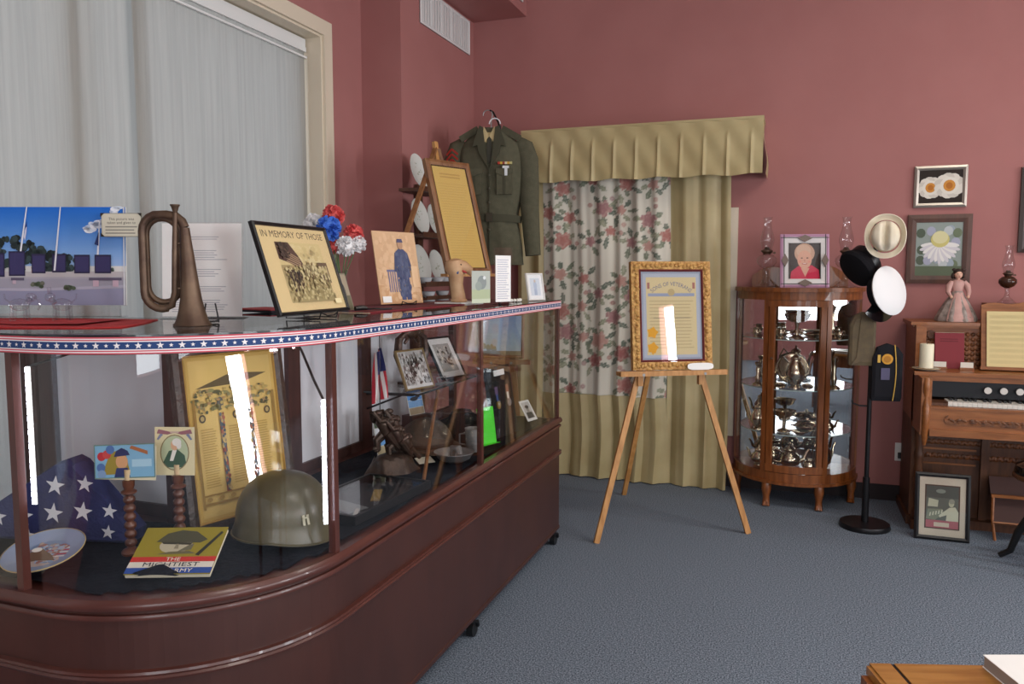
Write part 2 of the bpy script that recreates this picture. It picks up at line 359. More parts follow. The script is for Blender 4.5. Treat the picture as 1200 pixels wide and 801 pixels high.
# second window, behind the curtains
w2 = struct(MB().bx(-0.455, -0.365, YB - 0.022, YB, 0.35, 1.88, CREAM).bx(-1.88, -1.79, YB - 0.022, YB, 0.35, 1.88, CREAM).bx(-1.79, -0.455, YB - 0.022, YB, 1.80, 1.88, CREAM).bx(-1.79, -0.455, YB - 0.022, YB, 0.35, 0.43, CREAM).build('window_2'))
MB().bx(-1.79, -0.455, YB - 0.006, YB - 0.002, 0.43, 1.80, C('#8fa0ad', 0.1)).build('pane', w2)
t = T('wall_outlet', 'white electrical outlet low on the mauve wall beside the organ', 'outlet', (0.665, YB, 0.26))
MB().bx(-0.035, 0.035, -0.006, 0, 0, 0.115, WHITE).build('plate', t)
MB().bx(-0.018, 0.018, -0.03, -0.006, 0.02, 0.055, C('#3b3b3d')).build('plug', t)

# ------------------------------------------------------------------ curtains
cur = T('curtain', 'floor length floral and gold satin curtains under a pleated valance', 'curtain', (-1.1, 5.32, 0))
def pleat(x, z):
    k = 0.55 + 0.45 * (1 - z / 2.1)
    return 0.022 * sin(x * 44 + 1.3 * sin(x * 9)) * k + 0.006 * sin(x * 97 + 1.3 + z) * k + 0.014 * sin(x * 19 + 2)
FLOR = vcol_mat('floral_chintz', 0.8, 0.2)
rc = random.Random(21); clusters = []
for i in range(300):
    if len(clusters) >= 44: break
    x, z = rc.uniform(-0.6, 0.34), rc.uniform(0.62, 2.15)
    if all((x - a) ** 2 + ((z - b2) * 0.85) ** 2 > 0.0125 for a, b2, _, _ in clusters): clusters.append((x, z, rc.choice((0, 1, 2, 3)), rc.uniform(0, 6.3)))
CB = hexc('#cfc9ba'); CR = [hexc('#8e4a48'), hexc('#b3877b'), hexc('#a0625a'), hexc('#94686c')]; CG = [hexc('#66705a'), hexc('#4c5b4c'), hexc('#878a70')]
def mixc(a, c, t): return tuple(a[i] + (c[i] - a[i]) * t for i in range(3)) + (1,)
def floral(x, z):
    best = CB
    for n_, (cx_, cz_, kd, ph) in enumerate(clusters):
        dx, dz = x - cx_, z - cz_; d = math.hypot(dx, dz)
        if d > 0.135: continue
        a = math.atan2(dz, dx); sz = 0.044 + 0.013 * sin(ph * 7)
        rr = sz * (1 + 0.16 * sin(5 * a + ph) + 0.08 * sin(11 * a))
        if d < rr:
            sw = 0.5 + 0.5 * sin(d * 210 + 2 * a + ph + 1.5 * sin(5 * a)); e = d / rr
            return mixc(mixc(CR[(kd + n_) % 4], CR[1], 0.55 * sw * e + 0.15), CB, 0.35 * e * e * sw)
        for j, (al, L, wv) in enumerate(((ph, 0.110, 0.30), (ph + 1.2, 0.086, 0.36), (ph + 2.6, 0.118, 0.28), (ph + 3.7, 0.095, 0.34), (ph + 4.6, 0.13, 0.22), (ph + 5.5, 0.09, 0.34))):
            da = (a - al - 1.6 * (d - 0.05) + PI) % (2 * PI) - PI
            env = sin(PI * min(1, max(0, (d - 0.026) / (L - 0.026))))
            if 0.03 < d < L and abs(da) < wv * env * (0.8 + 0.2 * sin(d * 260)):
                best = mixc(CG[(j + kd) % 3], CB, 0.10 + 0.25 * (abs(da) < 0.03)); 
        b2 = math.hypot(dx - 0.10 * cos(ph + 0.7), dz - 0.10 * sin(ph + 0.7))
        if b2 < 0.017: best = mixc(CR[(kd + 1) % 4], CB, 0.2 + 0.3 * (0.5 + 0.5 * sin(b2 * 500)))
    return best
def curtain(name, x0, x1, z0, z1, step, fn_col, m, lab=None):
    nu, nv = max(8, int((x1 - x0) / step)), max(3, int((z1 - z0) / step)); mb = MB()
    q = lambda u, v: (x0 + (x1 - x0) * u + 0.01 * sin(4 * v + x0), pleat(x0 + (x1 - x0) * u, z0 + (z1 - z0) * v) + (0.012 * sin(5 * u) * (1 - v)), z0 + (z1 - z0) * v)
    mb.grid(q, nu, nv, m)
    if fn_col: mb.vc = [fn_col(x0 + (x1 - x0) * i / nu, z0 + (z1 - z0) * j / nv) for j in range(nv + 1) for i in range(nu + 1)]
    o = mb.build(name, cur)
    if lab: o['label'] = lab
curtain('floral_panel', -0.585, 0.30, 0.60, 2.15, 0.0075, floral, FLOR, 'cream panel printed with red roses and green leaves')
curtain('satin_border', -0.585, 0.30, 0.008, 0.60, 0.018, None, SATIN, 'plain gold satin border below the roses')
curtain('satin_panel', 0.29, 0.70, 0.006, 2.2, 0.016, None, SATIN)
curtain('satin_panel', -0.78, -0.585, 0.006, 2.2, 0.016, None, SATIN)
b = MB()
def val(u, v):
    x = -0.70 + 1.59 * u; p = 0
    if v < 0.72:
        s_ = (u * 11) % 1.0; p = 0.014 * max(0, 1 - abs(s_ - 0.5) * 9) * (0.6 + 0.4 * (0.72 - v) / 0.72) + 0.003 * sin(u * 11 * 2 * PI) * (0.72 - v)
    return (x, -0.135 - p - 0.03 * (1 - v) + 0.004 * sin(u * 60 + v * 9), 2.062 + 0.345 * v + (0.006 * sin(u * 34) if v == 0 else 0))
b.grid(val, 220, 14, SATIN); b.build('valance', cur)
b = MB().grid(lambda u, v: (0.89 + 0.01 * sin(v * 6) - 0.0 + 0.02 * (1 - v), -0.135 + 0.255 * u - 0.03 * (1 - v) * (1 - u), 2.062 + 0.345 * v), 10, 8, SATIN)
b.grid(lambda u, v: (-0.70, -0.135 + 0.255 * u, 2.062 + 0.345 * v), 6, 4, SATIN); b.build('valance_return', cur)
MB().bx(-0.70, 0.89, -0.137, 0.125, 2.405, 2.42, SATIN).build('valance_board', cur)
MB().tube([(-0.75, -0.02, 2.19), (0.74, -0.02, 2.19)], 0.012, BLACKM, 8).build('curtain_rod', cur)

# ------------------------------------------------------------------ L-shaped display case
FX, FY, RAD, YE, XE, RX, RY = -1.165, 1.33, 0.52, 4.0, -2.45, -1.80, 1.95
ZD, ZT = 0.672, 1.300
def outline(off=0.0):
    """front edge from the far end, round the curved corner, to the window end; list of (x, y, nx, ny)"""
    p = [(FX + off, YE, 1, 0)] + [(FX + off, YE - (YE - FY - RAD) * k / 6, 1, 0) for k in range(1, 7)]
    for k in range(1, 25):
        a = -PI / 2 * k / 24; p.append((FX - RAD + (RAD + off) * cos(a), FY + RAD + (RAD + off) * sin(a), cos(a), sin(a)))
    p += [(FX - RAD + (XE - FX + RAD) * k / 4, FY - off, 0, -1) for k in range(1, 5)]
    return p
def sweep(mb, prof, m, close=True, smooth=True):
    base = outline(); n = len(prof); vs = []; fs = []
    for x, y, nx, ny in base: vs += [(x + nx * o_, y + ny * o_, z) for o_, z in prof]
    for i in range(len(base) - 1):
        for k in range(n if close else n - 1):
            fs.append((i * n + k, (i + 1) * n + k, (i + 1) * n + (k + 1) % n, i * n + (k + 1) % n))
    if close: fs += [tuple(range(n)), tuple((len(base) - 1) * n + k for k in range(n))[::-1]]
    return mb.add(vs, fs, m, smooth)
def Lshape(off=0.0, rear=0.0): return [(x, y) for x, y, _, _ in outline(off)] + [(XE, RY + rear), (RX - rear, RY + rear), (RX - rear, YE)]
case = T('display_case', 'long reddish-brown glass display case with a curved glass corner and a star-spangled ribbon', 'display case', (0, 0, 0))
MB().prism(Lshape(-0.004), 0.07, ZD - 0.012, CHERRY).build('base_cabinet', case)
MB().prism(Lshape(-0.002), ZD - 0.012, ZD, CHERRYD).build('deck', case)
sweep(MB(), [(-0.02, 0.655), (0.010, 0.655), (0.013, 0.662), (0.010, 0.672), (0.002, 0.680), (-0.022, 0.680)], CHERRYD).build('deck_rail', case)
sweep(MB(), [(-0.006, 0.628), (0.006, 0.630), (0.007, 0.637), (0.004, 0.642), (-0.006, 0.643)], CHERRYD).build('upper_bead', case)
sweep(MB(), [(-0.006, 0.478), (0.007, 0.480), (0.010, 0.486), (0.006, 0.491), (0.010, 0.497), (0.008, 0.503), (-0.006, 0.506)], CHERRYD).build('belt_moulding', case)
sweep(MB(), [(-0.006, 0.07), (0.0, 0.07), (0.0, 0.085), (-0.006, 0.09)], CHERRY).build('bottom_edge', case)
sweep(MB(), [(-0.024, 1.262), (0.0, 1.262), (0.0, 1.300), (-0.024, 1.300)], CHERRYD).build('top_rim', case)
MB().bx(RX, RX + 0.03, RY, YE, 1.262, 1.300, DARKWOOD).bx(XE, RX, RY - 0.03, RY, 1.262, 1.300, DARKWOOD).bx(RX + 0.03, FX - 0.024, YE - 0.024, YE, 1.262, 1.300, DARKWOOD).bx(XE, XE + 0.024, FY + 0.024, RY - 0.03, 1.262, 1.300, DARKWOOD).build('rear_rim', case)
MB().bx(RX, RX + 0.025, RY, YE, ZD, 0.712, DARKWOOD).bx(XE, RX, RY - 0.025, RY, ZD, 0.712, DARKWOOD).build('rear_rail', case)
MB().prism(Lshape(-0.001), ZT, 1.308, GLASS, side=EDGE).build('glass_top', case)
# ribbon: coloured stripes and stars
RW, RRD, RB = C('#e6e0e0'), C('#c4505c'), C('#27406f')
rib = None
rows = [(1.2635, 1.2665, RRD), (1.2665, 1.269, RW), (1.269, 1.272, RRD), (1.272, 1.2745, RW), (1.2745, 1.2915, RB), (1.2915, 1.294, RW), (1.294, 1.297, RRD), (1.297, 1.2995, RW), (1.2995, 1.303, RRD)]
b = MB()
for z0, z1, m in rows: sweep(b, [(0.0016, z0), (0.0016, z1)], m, close=False)
rib = b.build('ribbon', case); rib['label'] = 'red, white and blue ribbon with white stars along the top edge'
pts = outline(0.0024); seg = [0]
for i in range(1, len(pts)): seg.append(seg[-1] + math.hypot(pts[i][0] - pts[i - 1][0], pts[i][1] - pts[i - 1][1]))
def along(s_):
    for i in range(1, len(pts)):
        if s_ <= seg[i]:
            t_ = (s_ - seg[i - 1]) / (seg[i] - seg[i - 1]); a, c = pts[i - 1], pts[i]
            return [a[k] + (c[k] - a[k]) * t_ for k in range(4)]
    return pts[-1]
b = MB(); s_ = 0.012; big = True
while s_ < seg[-1] - 0.02:
    x, y, nx, ny = along(s_); tx, ty = -ny, nx; r_ = 0.0086 if big else 0.0052
    b.add([(x + tx * q * sin(PI * k / 5), y + ty * q * sin(PI * k / 5), 1.283 + q * cos(PI * k / 5)) for k in range(10) for q in [(r_ if k % 2 == 0 else r_ * 0.42)]], [tuple(range(10))], RW)
    s_ += 0.0235; big = not big
b.build('ribbon_stars', rib, kind='stuff')
# posts
def post(x, y, s1=0.021, m=CHERRYD, z0=ZD, z1=1.262, sy=None): MB().bx(x - s1 / 2, x + s1 / 2, y - (sy or s1) / 2, y + (sy or s1) / 2, z0, z1, m).build('post', case)
for x, y in ((FX - 0.015, YE - 0.014), (FX - 0.015, 2.90), (FX - 0.015, 1.825), (-1.752, FY + 0.016), (XE + 0.014, FY + 0.016)): post(x, y)
for y, wd in ((YE - 0.02, 0.04), (3.50, 0.06), (3.02, 0.085), (2.49, 0.075)): post(RX + 0.015, y, 0.03, DARKWOOD, 0.712, 1.262, wd)
post(RX + 0.02, RY - 0.02, 0.085, DARKWOOD, ZD, 1.262, 0.085)
for x in (-2.35, XE + 0.02): post(x, RY - 0.015, 0.065, DARKWOOD, 0.712, 1.262, 0.03)
# glass panes
def pane(x0, x1, y0, y1, z0=ZD + 0.008, z1=1.262): MB().bx(x0, x1, y0, y1, z0, z1, GLASS).build('glass_pane', case)
pane(FX - 0.013, FX - 0.009, 2.915, YE - 0.03); pane(FX - 0.013, FX - 0.009, 1.84, 2.885); pane(XE + 0.03, -1.764, FY + 0.009, FY + 0.013)
pane(RX + 0.03, FX - 0.03, YE - 0.013, YE - 0.009); pane(XE + 0.009, XE + 0.013, FY + 0.03, RY - 0.03)
pane(RX + 0.012, RX + 0.016, 3.535, 3.955, 0.712)
for y0, y1 in ((1.99, 2.4525), (2.5275, 2.9775), (3.0625, 3.47)): MB().bx(RX + 0.006, RX + 0.012, y0, y1, 0.712, 1.262, PANELW).build('rear_door', case)
for x0, x1 in ((-2.3175, -1.8225), (-2.4, -2.3825)): MB().bx(x0, x1, RY - 0.012, RY - 0.006, 0.712, 1.262, PANELW).build('rear_door', case)
b = MB(); arc = [p for p in outline(-0.011) if p[0] < FX - 0.012 or p[1] < 1.86][1:]
arc = [p for p in arc if p[0] > -1.745 and p[1] < 1.84]
vs = []
for x, y, nx, ny in arc:
    for d_ in (0.002, -0.002): vs += [(x + nx * d_, y + ny * d_, ZD + 0.008), (x + nx * d_, y + ny * d_, 1.262)]
fs = []
for i in range(len(arc) - 1):
    a, c = 4 * i, 4 * i + 4; fs += [(a, c, c + 1, a + 1), (a + 2, a + 3, c + 3, c + 2)]
b.add(vs, fs, GLASS, True).build('glass_pane', case, label='curved glass pane at the corner of the case')
# led strips, wires, casters, glass shelf
for x, y, z0, z1, ang in ((-1.737, FY + 0.045, 0.885, 1.225, 0.3), (-1.190, 1.80, 0.765, 1.11, 0.6)):
    st = MB().at((x, y, 0), (0, 0, ang)).bx(-0.006, 0.006, -0.003, 0.0, z0, z1, WHITE).build('light_strip', case)
    b = MB().at((x, y, 0), (0, 0, ang)); n = 20
    for k in range(n): zc = z0 + (z1 - z0) * (k + 0.5) / n; b.bx(-0.0045, 0.0045, -0.0062, -0.003, zc - (z1 - z0) / n * 0.36, zc + (z1 - z0) / n * 0.36, LED)
    b.build('led_diodes', st, kind='stuff', label='row of bright white diodes')
MB().tube([(-1.30, 1.84, 1.262), (-1.275, 1.83, 1.235), (-1.225, 1.81, 1.16), (-1.190, 1.80, 1.11)], 0.0035, BLACK, 6).build('lamp_wire', case)
MB().tube([(-1.97, 1.75, 1.262), (-1.85, 1.78, 1.235), (-1.70, 1.80, 1.232), (-1.58, 1.83, 1.245), (-1.50, 1.85, 1.262)], 0.003, BLACK, 6).build('lamp_wire', case)
MB().tube([(-1.78, 1.9, 1.262), (-1.72, 1.5, 1.25), (-1.737, FY + 0.045, 1.225)], 0.003, BLACK, 6).build('lamp_wire', case)
for x, y in ((-1.178, 3.93), (-1.178, 2.80), (-1.24, 1.86), (-1.72, 3.9), (-1.72, 2.7), (-1.72, 1.40), (-2.38, 1.4)):
    cs = MB().cyl((x, y, 0.046), (x, y, 0.07), 0.014, BLACKM).tube([(x - 0.016, y - 0.02, 0.035), (x - 0.002, y - 0.006, 0.062), (x + 0.018, y + 0.014, 0.055), (x + 0.016, y + 0.022, 0.035)], 0.008, BLACKM, 6).build('caster', case)
    MB().cyl((x - 0.013, y, 0.03), (x + 0.013, y, 0.03), 0.03, BLACK, n=16).build('wheel', cs)
sh = MB().bx(RX + 0.035, -1.50, 2.985, 3.75, 0.927, 0.935, GLASS).build('glass_shelf', case)
MB().bx(-1.50, -1.498, 2.985, 3.75, 0.927, 0.935, EDGE).bx(RX + 0.035, -1.498, 2.983, 2.985, 0.927, 0.935, EDGE).build('shelf_edge', sh)
b = MB()
for y in (3.02, 3.70): b.bar((RX + 0.03, y, 0.92), (-1.54, y, 0.924), 0.012, 0.012, BLACKM).bar((RX + 0.03, y, 0.85), (-1.60, y, 0.918), 0.008, 0.008, BLACKM)
b.build('shelf_bracket', case)
# ------------------------------------------------------------------ things on top of the case (z = ZO)
ZO = 1.3085
def wire_stand(loc, rotz, label, s=1.0, lean=0.3):
    t = T('wire_stand', label, 'stand', loc, rotz, group=None)
    b = MB()
    for x in (-0.05 * s, 0.05 * s):
        b.tube([(x, -0.05 * s, 0.022 * s), (x, -0.045 * s, 0.004), (x, 0.0, 0.004), (x, 0.07 * s, 0.004), (x * 0.6, 0.03 * s + 0.11 * s * lean, 0.13 * s)], 0.0022, BLACKM, 6)
    b.tube([(-0.05 * s, 0.03 * s, 0.004), (0, 0.03 * s, 0.004), (0.05 * s, 0.03 * s, 0.004)], 0.0022, BLACKM, 6)
    b.tube([(-0.05 * s, -0.05 * s, 0.022 * s), (-0.02 * s, -0.055 * s, 0.012 * s), (0.02 * s, -0.055 * s, 0.012 * s), (0.05 * s, -0.05 * s, 0.022 * s)], 0.0022, BLACKM, 6)
    b.build('wire_frame', t); return t

# memorial photograph on a clear acrylic stand
def draw_memorial(p, W, Hh):
    X = lambda q: W * (q + 71) / 218; Z = lambda q: Hh * (357 - q) / 111          # layout of the picture in its own units
    bands = 26
    for k in range(bands):
        f = k / (bands - 1); c = [int(a + (b_ - a) * f) for a, b_ in zip((150, 182, 224), (30, 104, 200))]
        p.rect(0, Hh * (0.40 + 0.60 * k / bands), W, Hh * (0.40 + 0.60 * (k + 1) / bands), '#%02x%02x%02x' % tuple(c))
    rr = random.Random(4)
    for k in range(30):
        f = rr.random(); p.ell(X(100 + 36 * f + rr.uniform(-4, 4)), Z(272 - 22 * f * rr.uniform(0.6, 1.2) + rr.uniform(-4, 4)), 0.013 * rr.uniform(0.6, 1.3), 0.007 * rr.uniform(0.6, 1.3), ('#d5dfec', '#bccbe2', '#e6ebf2')[k % 3], 12, step=(k % 10 == 0))
    for k in range(230):
        q = rr.uniform(-66, 92); top = 276 + max(0, q) * 0.34 + (6 if q < 0 else 0); p.ell(X(q), Z(rr.uniform(top, 318)), 0.011 * rr.uniform(0.6, 1.2), 0.010 * rr.uniform(0.6, 1.2), ('#222e30', '#2c3a3a', '#36464a', '#1b2527')[k % 4], 8, step=(k % 20 == 0))
    for k in range(12): p.ell(X(rr.uniform(125, 133)), Z(rr.uniform(314, 324)), 0.006, 0.008, ('#46544c', '#56645a')[k % 2], 8, step=(k % 6 == 0))
    p.rect(0, 0, W, Z(320), '#a4a2ab'); p.rect(0, 0, W, Z(327), '#9a99a6'); p.pol([(0, 0), (W, 0), (W, Z(338)), (X(60), Z(340)), (0, Z(334))], '#8b8da6'); p.rect(0, Z(325), W, Z(319), '#b3b0b2')
    p.pol([(0, Z(337)), (X(40), Z(338)), (W, Z(334)), (W, Z(337)), (X(40), Z(341)), (0, Z(340))], '#a9a8b8')
    for q, w_, t_, bt in ((-22, 22, 298, 325), (5, 20, 296, 324), (33, 17, 299, 321), (58, 17, 299, 320), (85, 19, 300, 321), (110, 20, 300, 321)):
        p.rect(X(q), Z(bt), X(q + w_), Z(t_), '#2c2947'); p.rect(X(q + 1.5), Z(bt - 2), X(q + w_ - 1.5), Z(t_ + 2), '#3a3660')
    for q1, q0, t_, bt in ((28, 20, 246, 296), (69, 61, 246, 318), (116.5, 114, 262, 300)): p.pol([(X(q1 - 0.7), Z(t_)), (X(q1 + 0.7), Z(t_)), (X(q0 + 1.2), Z(bt)), (X(q0 - 1.2), Z(bt))], '#dfe3ea')
    p.pol([(X(24), Z(280)), (X(28), Z(262)), (X(27.5), Z(274)), (X(25.5), Z(284))], '#c8cbe0'); p.pol([(X(24.6), Z(272)), (X(28), Z(262)), (X(28), Z(268))], '#2b3a70'); p.pol([(X(110), Z(288)), (X(115.5), Z(274)), (X(115), Z(290))], '#2b3564')
    p.rect(X(8), Z(329), X(24), Z(326), '#5a5468'); p.rect(X(10), Z(333), X(14), Z(329), '#b9a6b4'); p.rect(X(103), Z(329), X(143), Z(326), '#5b5468'); p.rect(X(108), Z(336), X(115), Z(329), '#bfa6b4'); p.rect(X(132), Z(336), X(139), Z(329), '#bfa6b4')
    for q, z in ((40, 334), (80, 337)):
        for k in range(10): p.ell(X(q + rr.uniform(-7, 7)), Z(z + rr.uniform(-2.5, 2.5)), 0.007, 0.006, ('#4d5a48', '#5c6852', '#66685c')[k % 3], 8, step=(k % 5 == 0))
    p.rect(W - 0.004, 0, W, Hh, '#cfd2d6')
ph = T('memorial_photograph', 'large glossy photograph of dark stone memorials and flagpoles under a blue sky', 'photograph', (-2.163, 1.753, 1.352), 20, 4)
MB().bx(-0.27, 0.27, 0, 0.006, 0, 0.297, C('#d9d9d6')).build('board', ph)
p = MB(); p.at((-0.27, 0, 0)); draw_memorial(p, 0.54, 0.297); p.build('print', ph)
st = T('acrylic_stand', 'clear acrylic stand under the blue-sky memorial photograph', 'stand', (-2.163, 1.753, ZO + 0.0062), 20)
MB().bx(-0.25, 0.25, -0.02, 0.05, 0, 0.003, GLASSD).build('foot', st)
MB().bx(-0.25, 0.25, -0.004, 0.009, 0.003, 0.0365, GLASSD).build('riser', st)
cd = T('caption_card', 'small cream caption card with black corners clipped to the memorial photograph', 'card', (-1.892, 1.823, 1.557), 20, 2)
MB().bx(-0.060, 0.060, 0, 0.004, 0, 0.070, C('#8a8778')).build('backing', cd)
p = MB(); p.lay = 0.0005; p.rect(-0.058, 0.002, 0.058, 0.068, '#cfcbb8')
for i, s_ in enumerate(('This picture was', 'taken and given to')): p.txt(s_, 0, 0.049 - 0.011 * i, 0.0115, '#5a5a55', 1.0)
p.lines(-0.048, 0.006, 0.048, 0.034, 3, C('#8f8d82'), 0.4, 0.2)
p.build('lettering', cd)
for sx in (-1, 1):
    for sz in (0, 1): MB().add([(sx * 0.061, -0.003, 0.070 * sz), (sx * 0.049, -0.003, 0.070 * sz), (sx * 0.061, -0.003, 0.070 * sz + (0.012 if sz == 0 else -0.012))], [(0, 1, 2)], C('#2b2622')).build('corner_mount', cd)
# red cloth
b = MB(); edge = [(-1.805, 1.862), (-1.70, 1.70), (-1.635, 1.56), (-1.72, 1.50), (-1.93, 1.44), (-2.15, 1.40), (-2.38, 1.40), (-2.40, 1.66), (-2.30, 1.72), (-1.98, 1.84)]
n = len(edge); top = [(x, y, ZO + 0.0035 + 0.002 * sin(7 * x + 3 * y)) for x, y in edge]
b.add(top + [(x * 1.0, y, ZO) for x, y in edge], [tuple(range(n))] + [(i, n + i, n + (i + 1) % n, (i + 1) % n) for i in range(n)], mat('red_cotton', '#c02c2c', 0.85, c2='#a82222', scale=20, bump=0.3, bscale=90))
b.add([(-1.95, 1.50, ZO + 0.006), (-1.78, 1.56, ZO + 0.007), (-1.86, 1.80, ZO + 0.006), (-2.2, 1.55, ZO + 0.006)], [(0, 1, 2, 3)], MATS['red_cotton'])
tag(b.build('red_cloth'), 'folded bright red cloth lying on the case top under glass figurines', 'cloth')
def figurine(loc, rotz, label, kind):
    t = T('glass_figurine', label, 'figurine', loc, rotz); b = MB()
    b.sph((0, 0, 0.045), (0.030, 0.014, 0.018), GLASSD)
    for x in (-0.02, 0.02):
        for y in (-0.007, 0.007): b.cyl((x, y, 0), (x * 0.9, y, 0.042), 0.006, GLASSD, 0.005, 8)
    b.build('body', t); b = MB(); b.sph((-0.034, 0, 0.066), (0.015, 0.011, 0.013), GLASSD); b.tube([(-0.022, 0, 0.048), (-0.032, 0, 0.062)], 0.008, GLASSD, 8)
    if kind: b.tube([(-0.046, 0, 0.066), (-0.056, 0, 0.056), (-0.058, 0, 0.040), (-0.052, 0, 0.03)], [0.005, 0.004, 0.003, 0.003], GLASSD, 6)
    else: b.tube([(-0.034, 0.005, 0.076), (-0.036, 0.007, 0.094)], 0.003, GLASSD, 6).tube([(-0.034, -0.005, 0.076), (-0.036, -0.007, 0.094)], 0.003, GLASSD, 6)
    b.build('head', t); MB().tube([(0.028, 0, 0.052), (0.04, 0, 0.062), (0.042, 0, 0.076)], 0.0025, GLASSD, 6).build('tail', t)
figurine((-2.08, 1.63, ZO + 0.006), 200, 'small clear glass elephant standing on the red cloth', 1)
figurine((-1.975, 1.68, ZO + 0.006), 20, 'small clear glass animal with upright ears on the red cloth', 0)
# bugle standing on its bell
bu = T('bugle', 'tarnished brass bugle standing upright on its bell', 'bugle', (-1.53, 1.70, ZO), 23)
pf = [(0.049, 0), (0.047, 0.004), (0.041, 0.016), (0.034, 0.04), (0.028, 0.07), (0.0225, 0.12), (0.018, 0.18), (0.0145, 0.225), (0.0125, 0.262)]
vs = []
b = MB(); b.lathe([(r_, z) for r_, z in pf], BRASS, n=24)
b.v = [(x - 0.012 * (z / 0.26) ** 1.5, y, z) for x, y, z in b.v]; b.build('bell', bu)
MB().lathe([(0.047, -0.001), (0.050, 0.0015), (0.0485, 0.005)], BRASS, n=24).build('bell_rim', bu)
def loop(x0, x1, z0, z1, y, n=10):
    r1 = (x1 - x0) / 2; P = []
    for k in range(n + 1): a = PI * k / n; P.append(((x0 + x1) / 2 + r1 * cos(a), y, z1 - r1 + r1 * sin(a)))
    for k in range(n + 1): a = PI + PI * k / n; P.append(((x0 + x1) / 2 + r1 * cos(a), y, z0 + r1 + r1 * sin(a)))
    return P
MB().tube([(-0.012, 0, 0.262), (-0.018, 0, 0.278), (-0.034, 0.0, 0.292), (-0.058, 0, 0.296)] + loop(-0.125, -0.034, 0.045, 0.298, 0.004)[6:18], [0.0125, 0.0122, 0.0118, 0.0115] + [0.0108] * 12, BRASS, 10).build('outer_tube', bu)
MB().tube(loop(-0.122, -0.036, 0.062, 0.288, 0.022), 0.0085, BRASS, 10, closed=True).build('inner_coil', bu)
MB().tube([(-0.075, 0.004, 0.046), (-0.052, 0.0, 0.054), (-0.042, -0.006, 0.09), (-0.036, -0.012, 0.2), (-0.031, -0.012, 0.30)], [0.0095, 0.009, 0.008, 0.007, 0.006], BRASS, 10).build('lead_pipe', bu)
MB().at((-0.031, -0.012, 0.30)).lathe([(0.005, 0), (0.007, 0.006), (0.010, 0.016), (0.0125, 0.019), (0.0125, 0.022), (0.009, 0.022), (0.004, 0.014)], BRASS, n=14).build('mouthpiece', bu)
b = MB()
for z in (0.10, 0.22): b.tube([(-0.040, -0.004, z), (-0.026, 0, z), (-0.016, 0, z)], 0.003, BRASS, 6)
b.build('braces', bu)
# typed sheet in a plastic sleeve
t = T('typed_sheet', 'white typed sheet in a clear upright sleeve behind the bugle', 'paper', (-1.752, 1.99, ZO + 0.001), 20, 4)
MB().bx(-0.125, 0.125, 0, 0.0016, 0.004, 0.296, PAPER).build('paper', t)
p = MB(); p.at((-0.125, 0, 0.004)); r5 = random.Random(5)
for z0, n in ((0.245, 2), (0.19, 5), (0.135, 4), (0.085, 3), (0.03, 6)): p.lines(0.03, z0 - n * 0.003, 0.205, z0 + n * 0.004, n, C('#b4b6be'), 0.3, 0.25, r5)
p.build('typing', t); MB().bx(-0.132, 0.132, -0.003, -0.002, 0, 0.30, GLASS).build('sleeve', t)
MB().bx(-0.132, 0.132, -0.004, 0.07, 0, 0.0018, GLASSD).build('sleeve_foot', t)
wire_stand((-1.555, 1.80, ZO), 40, 'tiny folded black wire stand beside the bugle bell', 0.42)
